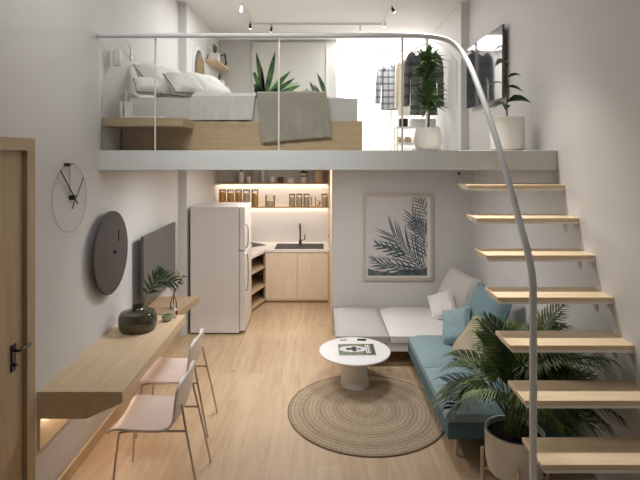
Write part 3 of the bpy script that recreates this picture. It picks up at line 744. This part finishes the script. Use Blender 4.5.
pot_item('cup', 248.5, .04, .11, 'white', 'small white cup beside the tall pale canister on the upper shelf', 'cup')
t = pot_item('pepper_mill', 251.5, .03, .27, 'tan', 'slim tan mill behind the small white cup on the upper shelf', 'mill', y=9.08)
pot_item('white_jug', 262, .04, .27, 'white', 'tall white jug partly hidden by the loft on the upper shelf', 'jug', y=9.08)
pot_item('cup', 272, .055, .10, 'pot', 'wide white cup beside the dark brown pot on the upper shelf', 'cup')
pot_item('stoneware_pot', 280.5, .052, .10, 'brownpot', 'dark brown pot on the upper kitchen shelf', 'pot')
pot_item('bowl', 290.5, .075, .11, 'pot', 'rounded white bowl upside down on the upper kitchen shelf', 'bowl', [(.075, 0), (.076, .03), (.06, .075), (.03, .1), (.01, .108)])
t = pot_item('canister', 303.5, .06, .17, 'coat', 'striped pale canister with a broad dark lid on the upper kitchen shelf', 'canister'); lidded(t, 303.5, .066, .175, 'black')
obj('band', lathe(BM(), [(.0612, .11), (.0615, .112), (.0615, .128), (.0612, .13)], ((303.5-317)/56, 8.98, zu), 20), 'black', t)
pot_item('storage_box', 319, .095, .22, 'tan', 'broad pale drum at the panel end of the upper kitchen shelf', 'box')

# ------------------------------------------------------------------ bed
bed = thing('bed', 'low oak platform bed with a pale grey mattress on the loft', 'bed', (-.6, 5.7, Z_L))
obj('platform', box(BM(), -1.90, .44, 4.86, 6.55, Z_L, 2.83, .006), 'bedwood', bed)
bm = pad(-1.84, .40, 4.90, 6.50, 2.83, 3.085, 9, .88, 14); obj('mattress', bm, 'bedding', bed, smooth=True)
obj('headboard', box(BM(), XL+.002, XL+.04, 4.95, 6.5, 2.83, 3.13, .008), plain('cream_headboard', (220, 210, 196), .8), bed)
# duvet: drapes over the front edge with soft folds
def drape(x0, x1, y_front, y_back, z_top, z_hang, seed, nx=40, ny=22, amp=.012, skew=0.0, fall=.0, thick=.014):
    bm = BM(); V = {}; F = {}
    hang = z_top-z_hang; top = y_back-y_front; Ltot = hang+top
    def pos(i, j, off):
        u = i/nx; s = Ltot*j/ny
        x = x0+(x1-x0)*u
        w = noise.noise(Vector((x*5, s*3, seed)))*amp + noise.noise(Vector((x*13, s*2, seed+3)))*amp*.6
        r = .035
        if s < hang-r:
            k = 1-(s/(hang))
            lo = hang*fall*u
            return Vector((x+skew*k, y_front-.012-off-abs(w)*(.4+1.6*k), z_hang+lo*k+s))
        if s < hang+r:
            a = (s-(hang-r))/(2*r)*PI/2
            return Vector((x, y_front-.012-off+(r)*(1-math.cos(a))-abs(w)*.5, z_top-r+(r+off)*math.sin(a)+.005))
        return Vector((x, y_front+(s-hang), z_top+off+.005+max(0, w)))
    for off, D in ((0, V), (thick, F)):
        for i in range(nx+1):
            for j in range(ny+1): D[i, j] = bm.verts.new(pos(i, j, off))
    for i in range(nx):
        for j in range(ny):
            bm.faces.new((F[i, j], F[i+1, j], F[i+1, j+1], F[i, j+1])); bm.faces.new((V[i, j], V[i, j+1], V[i+1, j+1], V[i+1, j]))
    for i in range(nx):
        for j in (0, ny): bm.faces.new((V[i, j], V[i+1, j], F[i+1, j], F[i, j]))
    for j in range(ny):
        for i in (0, nx): bm.faces.new((V[i, j], V[i, j+1], F[i, j+1], F[i, j]))
    return bm
tag(obj('duvet', drape(-1.22, -.60, 4.885, 6.3, 3.09, 2.84, 5, amp=.042, skew=-.03), 'bedding', loc=(-.9, 5.6, 3.08), smooth=True), 'rumpled pale duvet folded over the bed beside the pillows', 'duvet')
tag(obj('throw_blanket', drape(-.58, .09, 4.84, 5.7, 3.096, 2.62, 15, amp=.034, skew=.05, fall=.12, ny=34), 'throw', loc=(-.25, 5.2, 3.09), smooth=True), 'taupe knitted throw hanging over the side of the bed', 'blanket')
# pillows
def pillow(label, loc, w, h, t, face, lean, seed, roll=0):
    return stand(label, loc, w, h, t, face, lean, 'pillow_fabric', seed, roll=roll, pipe='piping', name='pillow', cat='pillow', group='pillows at the head of the bed')
pillow('large cream pillow leaning on the headboard, nearest the wall lamp', (-1.60, 5.30, 3.27), .58, .46, .22, 58, 46, 21)
pillow('small cream pillow in front of the large leaning pillow', (-1.69, 4.985, 3.185), .25, .19, .14, 35, 40, 22)
pillow('plump cream pillow with dark piping in front of the stack', (-1.34, 5.06, 3.21), .36, .30, .16, 50, 48, 23)
pillow('wide cream pillow sloping down towards the duvet', (-1.23, 5.66, 3.255), .52, .46, .20, 58, 52, 24)
# ledge on the wall and the white stand on it
lg = tag(obj('wall_ledge', box(BM(), XL, -1.20, 4.47, 4.845, 2.755, 2.835, .004), 'bedwood', loc=(-1.6, 4.6, 2.755)), 'thick oak ledge on the wall at the bedside', 'shelf')
bk = thing('bookend', 'small white bookend stand on the bedside ledge', 'bookend', (-1.7, 4.62, 2.835))
obj('base', box(BM(), -1.80, -1.42, 4.56, 4.72, 2.835, 2.853, .003), 'white', bk)
obj('upright', box(BM(), -1.80, -1.775, 4.56, 4.72, 2.853, 2.99, .003), 'white', bk); obj('upright', box(BM(), -1.755, -1.735, 4.56, 4.72, 2.853, 2.99, .003), 'white', bk)
# wall lamp
wl = thing('wall_lamp', 'small white wall lamp on a curved arm above the bedside', 'lamp', (XL, 5.3, 3.55))
obj('arm', tube(BM(), smooth_path([(XL+.005, 5.15, 3.50), (XL+.05, 5.0, 3.58), (XL+.06, 4.85, 3.615), (XL+.06, 4.72, 3.60), (XL+.06, 4.66, 3.56), (XL+.06, 4.65, 3.48)], 5), .005, 8), 'rail', wl, smooth=True)
obj('wall_plate', lathe(BM(), [(.03, 0), (.03, .012), (.02, .016)], (XL, 5.15, 3.50), 20, 'X'), 'white', wl, smooth=True)
obj('shade', lathe(BM(), [(.034, 3.33), (.04, 3.34), (.04, 3.45), (.03, 3.48), (.008, 3.485)], (XL+.06, 4.65, 0), 24), 'pot', wl, smooth=True)

# ------------------------------------------------------------------ loft: tall leaf picture, shelves, mirror
ap = thing('wall_art', 'wide tall pale canvas with dark green leaves behind the bed', 'picture', (-.5, D_B, 3.7))
obj('canvas', box(BM(), -1.18, .165, D_B-.03, D_B, 2.9, 4.56, .003), 'canvas', ap)
bm = BM(); box(bm, -1.19, -1.18, D_B-.04, D_B, 2.9, 4.57); box(bm, .165, .175, D_B-.04, D_B, 2.9, 4.57); box(bm, -1.18, .165, D_B-.04, D_B, 4.56, 4.57)
obj('frame', bm, 'rail', ap)
def U(px, py): return ((px-317)/54.5, 2.5+(155-py)/54.5)
clip = (-1.175, .16, 2.905, 4.555); yA = D_B-.0315
bm = BM(); p0 = U(264, 97)
for px, py, w in ((300, 84, .06), (298, 93, .055), (286, 76, .05)): 
    q = U(px, py); clipblade(bm, p0, math.atan2(q[1]-p0[1], q[0]-p0[0]), math.dist(p0, q), w*1.5, yA, .05, clip)
obj('pale_leaf_print', bm, 'art_light', ap)
bm = BM()
for (bx, by), (px, py), w, bd_ in (((264, 97), (257, 51), .05, .05), ((265, 97), (276, 51), .055, .03), ((262, 97), (253, 66), .04, .1), ((266, 99), (290, 70), .05, -.06), ((266, 99), (295, 77), .045, -.05),
                         ((268, 100), (301, 84), .05, -.05), ((268, 102), (300, 91), .04, -.03), ((262, 99), (253.5, 80), .05, .1), ((262, 101), (253.5, 86), .04, .1), ((268, 103), (296, 97), .04, 0), ((264, 97), (262, 66), .03, .02),
                         ((327, 100), (318, 72), .04, .08), ((318, 100), (310, 81), .035, .05), ((314, 100), (306, 88), .03, .05), ((323, 100), (314, 84), .03, .05)):
    p = U(bx, by); q = U(px, py); clipblade(bm, p, math.atan2(q[1]-p[1], q[0]-p[0])-bd_*.5, math.dist(p, q), w, yA-.001, bd_, clip)
obj('leaf_print', bm, 'art_green', ap)
def ushelf(z, y0, y1, dep, lab):
    t = thing('wall_shelf', lab, 'shelf', (AL, (y0+y1)/2, z), 'oak shelves in the loft corner')
    obj('board', prism(BM(), [(AL, y0), (AL+.20, y0), (AL+dep, y1-.08), (AL+dep-.1, y1), (AL, y1)], 'Z', z, z+.03), 'oak', t)
    return t
ushelf(4.02, 8.05, 9.15, .24, 'upper oak corner shelf carrying a white planter above the bed')
ushelf(3.68, 8.35, 9.15, .24, 'lower oak corner shelf under the one with the white planter')
pp = thing('planter', 'white box planter with a tiny plant on the upper corner shelf', 'planter', (-1.70, 8.3, 4.05))
obj('pot', box(BM(), -1.79, -1.62, 8.22, 8.38, 4.05, 4.18, .012), 'pot', pp)
bm = BM()
for k in range(12):
    r = random.Random(k); p = Vector((-1.70, 8.30, 4.17)); dirn = Vector((r.uniform(-.35, .35), r.uniform(-.35, .35), 1)).normalized()*r.uniform(.10, .2)
    strip(bm, [p, p+dirn*.6, p+dirn], [.004, .014, .002], dirn.cross(Vector((0, 1, 0))), .2)
obj('foliage', bm, 'palm', pp)
fr_ = thing('photo_frame', 'small black photo frame leaning beside the white box planter', 'picture', (-1.66, 8.75, 4.05))
m = TRS((-1.64, 8.72, 4.15), 0, math.radians(-12), math.radians(-35))
bm = BM(); box(bm, -.075, .075, -.008, .008, -.10, .10); bm.transform(m); obj('frame', bm, 'black', fr_)
bm = BM(); box(bm, -.055, .055, -.0095, -.008, -.07, .08); bm.transform(m); obj('print', bm, 'paper', fr_)
p2 = thing('planter', 'low white planter with a sprig on the lower corner shelf', 'planter', (-1.69, 8.6, 3.71))
obj('pot', box(BM(), -1.80, -1.60, 8.52, 8.68, 3.71, 3.78, .01), 'pot', p2)
bm = BM()
for k in range(8):
    r = random.Random(k+50); p = Vector((-1.68, 8.60, 3.77)); dirn = Vector((r.uniform(-.3, .3), r.uniform(-.3, .3), 1)).normalized()*r.uniform(.08, .17)
    strip(bm, [p, p+dirn*.6, p+dirn], [.004, .013, .002], dirn.cross(Vector((0, 1, 0))), .2)
obj('foliage', bm, 'palm', p2)
mr = thing('arched_mirror', 'white framed arched mirror on the loft wall beside the corner shelves', 'mirror', (AL, 7.6, 3.9))
def arch(y0, y1, z0, z1, n=14):
    r = (y1-y0)/2; c = (y0+y1)/2
    return [(y0, z0), (y1, z0)]+[(c+r*math.cos(PI*k/n), z1-r+r*math.sin(PI*k/n)) for k in range(n+1)]
obj('frame', prism(BM(), arch(7.22, 8.0, 3.5, 4.15), 'X', AL, AL+.025), 'white', mr)
obj('glass', prism(BM(), arch(7.28, 7.94, 3.56, 4.09), 'X', AL+.025, AL+.028), 'mirror', mr)
obj('painted_reflection', prism(BM(), [(7.45, 3.66), (7.88, 3.66), (7.88, 3.9), (7.7, 3.97), (7.45, 3.9)], 'X', AL+.028, AL+.030), 'ochre', mr)  # ochre patch painting a reflection onto the mirror glass

# ------------------------------------------------------------------ closet: rack, clothes, shoe bench
rk = thing('garment_rack', 'white pipe garment rack standing in the bright closet', 'rack', (1.5, 8.7, Z_L))
A, B_ = Vector((1.42, 9.62, 4.34)), Vector((1.66, 7.55, 4.20))
obj('top_bar', tube(BM(), [A, B_], .018, 10), 'white', rk, smooth=True)
for e in (A, B_):
    obj('post', tube(BM(), [(e.x, e.y, Z_L+.05), (e.x, e.y, e.z+.08)], .024, 10), 'white', rk, smooth=True)
    obj('foot', tube(BM(), [(e.x-.22, e.y, Z_L+.03), (e.x+.22, e.y, Z_L+.03)], .022, 10), 'white', rk, smooth=True)
obj('low_bar', tube(BM(), [(A.x, A.y, Z_L+.25), (B_.x, B_.y, Z_L+.25)], .014, 8), 'white', rk, smooth=True)
def garment(label, name, c, w, h, mat, seed, sleeves=True, cat='shirt', depth=.07, rz=0):
    """a shirt on a hanger: body with sloping shoulders and two hanging sleeves; c = hanger hook point on the bar"""
    t = thing(name, label, cat, c, 'clothes on the garment rack'); t.rotation_euler = (0, 0, rz)
    bm = BM(); n = 16; rows = []
    prof = [(0, .16), (.05, .42), (.10, .80), (.16, .94), (.30, .92), (.55, .92), (.80, .95), (1.0, 1.0)]
    for f, ww in prof:
        ring = []
        for k in range(n*2):
            a = 2*PI*k/(n*2); x = math.cos(a)*w/2*ww*(.74 if sleeves else 1); y = math.sin(a)*depth*(.5+.5*f)
            y += noise.noise(Vector((x*14, f*2, seed)))*.018*f
            ring.append(bm.verts.new((x, y, -.11-f*h)))
        rows.append(ring)
    for a, b in zip(rows, rows[1:]):
        for k in range(n*2): bm.faces.new((a[k], a[(k+1) % (n*2)], b[(k+1) % (n*2)], b[k]))
    bm.faces.new(rows[0][::-1]); bm.faces.new(rows[-1])
    obj('body', bm, mat, t, smooth=True, world=False)
    if sleeves:
        for s in (-1, 1):
            obj('sleeve', tube(BM(), smooth_path([(s*w*.26, 0, -.16), (s*w*.38, 0, -.24), (s*w*.43, 0, -.45), (s*w*.46, .01, -.11-h*.86)], 4), [w*.10]*9+[w*.085]*4, 10), mat, t, smooth=True, world=False)
    cb_ = BM(); tube(cb_, [(-w*.10, -depth*.4, -.10), (0, -depth*.75, -.17), (w*.10, -depth*.4, -.10)], .016, 8); obj('collar', cb_, mat, t, smooth=True, world=False)
    hg = BM(); tube(hg, smooth_path([(-w*.3, 0, -.17), (0, 0, -.075), (w*.3, 0, -.17)], 4), .008, 6)
    tube(hg, smooth_path([(0, 0, -.075), (0, 0, -.02), (.02, 0, .012), (.012, 0, .03), (-.012, 0, .026)], 3), .004, 6)
    obj('hanger', hg, 'brass', t, smooth=True, world=False)
    return t
def bar(f): return A.lerp(B_, f)
def hang(f): p = bar(f); return (p.x, p.y, p.z-.005)
garment('grey plaid shirt at the far end of the garment rack', 'plaid_shirt', hang(.07), .62, .86, 'plaid', 1)
garment('cream coat between the plaid shirt and the dark jacket', 'coat', hang(.42), .30, .98, 'coat', 2, True, 'coat')
garment('tan blouse hanging beside the cream coat', 'blouse', hang(.55), .22, .62, 'tan', 3, False, 'shirt')
garment('charcoal checked jacket hanging behind the leafy pot plant', 'jacket', hang(.93), .58, .98, 'plaid2', 4, True, 'jacket')
# shoe bench
sb = thing('shoe_rack', 'low white shoe rack on the loft floor behind the round pot', 'rack', (1.55, 7.85, Z_L))
for z in (2.66, 2.92): obj('shelf', box(BM(), 1.23, 1.88, 7.72, 8.02, z, z+.018), 'white', sb)
for x in (1.24, 1.87):
    for y in (7.73, 8.01): obj('leg', tube(BM(), [(x, y, Z_L), (x, y, 2.95)], .009, 8), 'white', sb)
bx2 = tag(obj('box', box(BM(), 1.29, 1.42, 7.80, 7.92, 2.939, 3.07, .004), 'black', loc=(1.35, 7.86, 2.939)), 'small black box standing on the white shoe rack', 'box')
bx3 = tag(obj('box', box(BM(), 1.46, 1.85, 7.76, 7.98, 2.939, 3.06, .006), 'white', loc=(1.6, 7.86, 2.939)), 'long white box on the shoe rack beside the black box', 'box')
for i, (x, mt, lb) in enumerate(((1.31, 'tan', 'tan shoe at the open end of the shoe rack'), (1.43, 'tan', 'tan shoe second from the open end of the shoe rack'), (1.56, 'white', 'white shoe on the shoe rack beside the tan pair'))):
    s_ = thing('shoe', lb, 'shoe', (x, 7.85, 2.678), 'shoes on the white rack')
    bm = BM(); prism(bm, [(-.12, .02), (-.115, .05), (-.03, .075), (.03, .105), (.12, .11), (.125, .02)], 'X', -.04, .04)
    bmesh.ops.bevel(bm, geom=bm.edges[:], offset=.012, segments=2, affect='EDGES'); obj('upper', bm, mt, s_, smooth=True, world=False)
    bm = BM(); box(bm, -.045, .045, -.128, .13, 0, .02, .006); obj('sole', bm, 'white', s_, world=False)
# ------------------------------------------------------------------ track lights on the loft ceiling
tl = thing('ceiling_track', 'thin grey ceiling track bent in a U above the loft', 'track light', (0, 8.0, Z_C))
obj('track', tube(BM(), [(-1.05, 6.6, Z_C-.016), (-1.05, 8.05, Z_C-.016), (1.05, 8.05, Z_C-.016), (1.05, 6.6, Z_C-.016)], .012, 8), 'rail', tl)
def spot(x, y, ax, ay, mat, lab):
    t = thing('spotlight', lab, 'lamp', (x, y, Z_C-.028), 'spotlights on the ceiling track')
    obj('stem', tube(BM(), [(x, y, Z_C-.03), (x, y, Z_C-.07)], .008, 8), mat, t)
    a = Vector((x, y, Z_C-.065)); dr_ = Vector((ax, ay, -1)).normalized()
    obj('head', tube(BM(), [a, a+dr_*.07], .02, 14), mat, t, smooth=True)
    obj('bulb', tube(BM(), [a+dr_*.071, a+dr_*.073], .016, 14), 'bulb', t)
spot(-1.05, 6.95, 0, -.5, 'white', 'white spotlight on the wall-side arm of the track')
spot(-1.05, 7.85, 0, .3, 'black', 'black spotlight near the bend of the track above the shelves')
spot(-.73, 8.05, -.3, .6, 'black', 'black spotlight on the cross arm of the track above the canvas')
spot(.70, 8.05, 0, .6, 'white', 'white spotlight on the cross arm of the track by the closet')
spot(1.05, 7.75, 0, .3, 'white', 'white spotlight just past the bend above the garment rack')
spot(1.05, 7.0, .6, -.2, 'black', 'black spotlight on the closet-side arm of the track')

# ------------------------------------------------------------------ plants
# areca palm under the stairs
PCX, PCY = 1.50, 3.80
pa = thing('potted_palm', 'large leafy palm in a white pot on a wooden stand under the stairs', 'plant', (PCX, PCY, 0))
obj('pot', lathe(BM(), [(.17, .10), (.195, .115), (.212, .20), (.216, .40), (.216, .415), (.200, .415), (.198, .37)], (PCX, PCY, 0), 48), 'pot', pa, smooth=True)
obj('soil', lathe(BM(), [(.199, .36), (.199, .372), (.02, .38)], (PCX, PCY, 0), 32), 'soil', pa)
for k in range(4):
    a = math.radians(-105+90*k); x, y = PCX+.232*math.cos(a), PCY+.232*math.sin(a)
    obj('stand_leg', tube(BM(), [(x, y, 0), (x, y, .25)], .014, 10), 'oak_z', pa, smooth=True)
bm = BM()
for a in (-105, -15):
    a = math.radians(a); tube(bm, [(PCX+.232*math.cos(a), PCY+.232*math.sin(a), .085), (PCX-.232*math.cos(a), PCY-.232*math.sin(a), .085)], .012, 8)
obj('stand_cross', bm, 'oak_z', pa)
def blocked(p):
    for i in range(NT):
        if 1.26 < p.x and TF[i]-.015 < p.y < TF[i]+.30 and TZ[i]-TT-.035 < p.z < TZ[i]+.02: return True
    if p.x > XR-.02: return True
    if p.z < .50 and math.hypot(p.x-PCX, p.y-PCY) > .16: return True
    if p.x < .88: return True
    if p.x < 1.24 and p.z > .86: return True
    if p.x > 1.02 and p.y > 4.03 and p.z < .47: return True
    if (p.x-1.25)**2+(p.y-2.89)**2 < .03**2: return True
    r = math.hypot(p.x-PCX, p.y-PCY)
    if .19 < r < .25 and p.z < .435: return True
    return False
R = random.Random(4); made = 0; tries = 0
while made < 56 and tries < 9000:
    tries += 1
    az = R.uniform(0, 2*PI); el = R.uniform(.1, 1.45)
    L0 = R.uniform(.34, .56)
    d0 = Vector((math.cos(az), math.sin(az)*.7, 0))
    b0 = Vector((PCX+R.uniform(-.06, .06), PCY+R.uniform(-.06, .06), .38))
    s_h = R.uniform(.25, .56); bend = R.uniform(1.0, 1.7)
    pts = [b0]; p = b0.copy(); n = 14
    for i in range(n):
        f = (i+1)/n
        e = 1.5+(el-1.5)*min(1, f*1.7)-max(0, f-.45)*bend*1.4
        dd = d0.normalized()*math.cos(e)+Vector((0, 0, math.sin(e)))
        p = p+dd*(s_h+L0)/n; pts.append(p.copy())
    # leaflets reach out to either side: test a fan of points
    bad = any(blocked(q) for q in pts)
    if bad: continue
    fb = BM(); pinnate(fb, pts, 20, .30, .0085, droop=.30, start=.45)
    if sum(blocked(v.co) for v in fb.verts) > 0:
        # drop the leaflets that would run into a tread, the wall or the sofa; give the frond up if most would
        badv = {v for v in fb.verts if blocked(v.co)}
        seen = set(); kill = set()
        for v in list(fb.verts):
            if v in seen: continue
            comp = {v}; stack = [v]
            while stack:
                q = stack.pop()
                for e in q.link_edges:
                    o_ = e.other_vert(q)
                    if o_ not in comp: comp.add(o_); stack.append(o_)
            seen |= comp
            if comp & badv: kill |= comp
        if len(kill) > .35*len(fb.verts): fb.free(); continue
        bmesh.ops.delete(fb, geom=list(kill), context='VERTS')
    tube(fb, pts, [.006*(1-.75*i/n) for i in range(n+1)], 5)
    obj('frond', fb, 'palm' if made % 3 else 'palm_dark', pa, world=True); made += 1

# leafy plant in a round pot on the loft
LX, LY = 1.12, 5.05
lp = thing('potted_plant', 'bushy green plant in a round white pot at the loft edge', 'plant', (LX, LY, Z_L))
obj('pot', lathe(BM(), [(.09, 0), (.125, .03), (.138, .10), (.132, .18), (.115, .235), (.10, .235), (.10, .20)], (LX, LY, Z_L), 36), 'pot', lp, smooth=True)
obj('soil', lathe(BM(), [(.10, .19), (.10, .20), (.01, .205)], (LX, LY, Z_L), 24), 'soil', lp)
obj('trunk', tube(BM(), smooth_path([(LX, LY, Z_L+.2), (LX+.012, LY, Z_L+.4), (LX, LY, Z_L+.62), (LX-.015, LY, Z_L+.80)], 4), .011, 8), 'stem', lp, smooth=True)
def tuft(c, n, ln, w, seed, up=.35):
    bm = BM(); r = random.Random(seed)
    for k in range(n):
        az = r.uniform(0, 2*PI); e = r.uniform(-.35, 1.3); l = ln*r.uniform(.65, 1.05)
        d = Vector((math.cos(az)*math.cos(e), math.sin(az)*math.cos(e), math.sin(e)+up*.3)).normalized()
        c0 = Vector(c)+Vector((r.uniform(-.03, .03), r.uniform(-.03, .03), r.uniform(-.10, .12)))
        pts = [c0+d*l*f-Vector((0, 0, .25*l*f*f)) for f in (0, .3, .65, 1)]
        strip(bm, pts, [w*.4, w, w*.85, w*.05], d.cross(Vector((0, 0, 1))+d.orthogonal()*.2), .25)
    return bm
obj('foliage', tuft((LX, LY, Z_L+.52), 200, .24, .014, 1), 'bush', lp)
obj('foliage', tuft((LX-.015, LY, Z_L+.82), 200, .23, .014, 2), 'bush', lp)

# broad-leaf plant beside the stair head
QX, QY = 1.85, 4.86
rp = thing('potted_plant', 'slim broad-leaf plant in a white pot at the top of the stairs', 'plant', (QX, QY, Z_L))
obj('pot', lathe(BM(), [(.13, 0), (.155, .02), (.16, .20), (.152, .31), (.158, .325), (.145, .325), (.142, .29)], (QX, QY, Z_L), 36), 'pot', rp, smooth=True)
obj('soil', lathe(BM(), [(.142, .28), (.142, .29), (.01, .30)], (QX, QY, Z_L), 24), 'soil', rp)
obj('stem', tube(BM(), smooth_path([(QX, QY, Z_L+.28), (QX-.005, QY, Z_L+.45), (QX+.01, QY, Z_L+.62), (QX-.03, QY, Z_L+.85), (QX-.02, QY, Z_L+1.02)], 4), .008, 8), 'stem', rp, smooth=True)
def broad(c, az, el, l, w, curl=.3):
    bm = BM(); d = Vector((math.cos(az)*math.cos(el), math.sin(az)*math.cos(el), math.sin(el))); c = Vector(c)
    pts = [c+d*l*f-Vector((0, 0, curl*l*f*f)) for f in (0, .15, .35, .6, .82, 1)]
    sd = d.cross(Vector((0, 0, 1))).normalized()*.8+Vector((0, 0, .4))
    strip(bm, pts, [w*.08, w*.55, w, w*.9, w*.5, w*.03], sd, .2); return bm
for dz, az, el, l, w in ((.47, -.55, .55, .27, .058), (.46, 3.5, .25, .20, .035), (.45, 4.3, .15, .15, .045), (.47, 3.0, .1, .22, .03), (.62, -.3, .25, .16, .028), (.64, 3.3, .55, .22, .022),
                         (.70, -.6, .75, .19, .024), (.88, 3.4, .1, .13, .05), (.86, 4.4, .3, .10, .04), (1.02, 3.2, .15, .13, .028)):
    obj('leaf', broad((QX-.01, QY, Z_L+dz), az, el, l, w, .6), 'rubber', rp, smooth=True)

# ------------------------------------------------------------------ light
def area(name, loc, sx, sy, power, col=(1, .95, .88), rot=(0, 0, 0), spread=PI):
    l = bpy.data.lights.new(name, 'AREA'); l.shape = 'RECTANGLE'; l.size = sx; l.size_y = sy; l.energy = power; l.color = col; l.spread = spread
    o = bpy.data.objects.new(name, l); C.objects.link(o); o.location = loc; o.rotation_euler = rot; return o
def spotlamp(name, loc, power, ang, col=(1, .96, .92), blend=.6):
    l = bpy.data.lights.new(name, 'SPOT'); l.energy = power; l.spot_size = math.radians(ang); l.spot_blend = blend; l.color = col; l.shadow_soft_size = .04
    o = bpy.data.objects.new(name, l); C.objects.link(o); o.location = loc; return o
area('ceiling_light', (-1.1, 3.3, Z_C-.03), 1.0, .8, 13, (.97, .985, 1))
area('loft_edge_fill', (-.4, 1.9, Z_C-.12), 1.6, .25, 8, (1, 1, 1), rot=(math.radians(52), 0, 0), spread=math.radians(60))  # added unseen light that brightens the loft edge and bed front
area('stair_light', (1.25, 4.8, Z_C-.03), .2, .2, 14, (1, .98, .95), rot=(math.radians(-18), 0, 0), spread=math.radians(58))
area('loft_light', (-.3, 6.6, Z_C-.05), 2.2, 1.6, 40, (.955, .98, 1))
area('under_loft_light', (.7, 5.3, Z_B-.01), .35, .35, 15, (.98, .99, 1))
area('under_loft_light', (-.8, 5.3, Z_B-.01), .4, .4, 17, (.98, .99, 1))
spotlamp('downlight', (-.72, 7.55, Z_B-.02), 20, 46)
spotlamp('downlight', (-.50, 5.25, Z_B-.02), 20, 46)
area('kitchen_light', (-.35, 7.2, Z_B-.01), .9, .4, 19, (1, .99, .98))
area('closet_light', (1.1, 9.4, Z_C-.02), 1.3, 1.2, 95, (1, 1, 1))
for z in (1.975, 1.553):
    area('shelf_light', (-.8, 8.99, z-.012), 1.9, .10, 2.0, (1, .98, .95))
area('desk_light', (XL+.12, 4.2, .68), .05, 1.5, 1.0, (1, .9, .78))
w = bpy.data.worlds.new('room_glow'); bpy.context.scene.world = w; w.use_nodes = True
w.node_tree.nodes['Background'].inputs['Color'].default_value = (.94, .97, 1, 1); w.node_tree.nodes['Background'].inputs['Strength'].default_value = .10

# ------------------------------------------------------------------ camera
cam = bpy.data.cameras.new('camera'); co = bpy.data.objects.new('camera', cam); C.objects.link(co)
co.location = (0, 0, 2.5); co.rotation_euler = (PI/2, 0, 0)
cam.sensor_width = 36; cam.lens = 500/640*36; cam.shift_x = 3/640; cam.shift_y = -85/640
cam.clip_start = .05; cam.clip_end = 50
S = bpy.context.scene; S.camera = co
S.view_settings.view_transform = 'Standard'; S.view_settings.look = 'None'; S.view_settings.gamma = 1; S.view_settings.exposure = .1
S.view_settings.use_curve_mapping = False
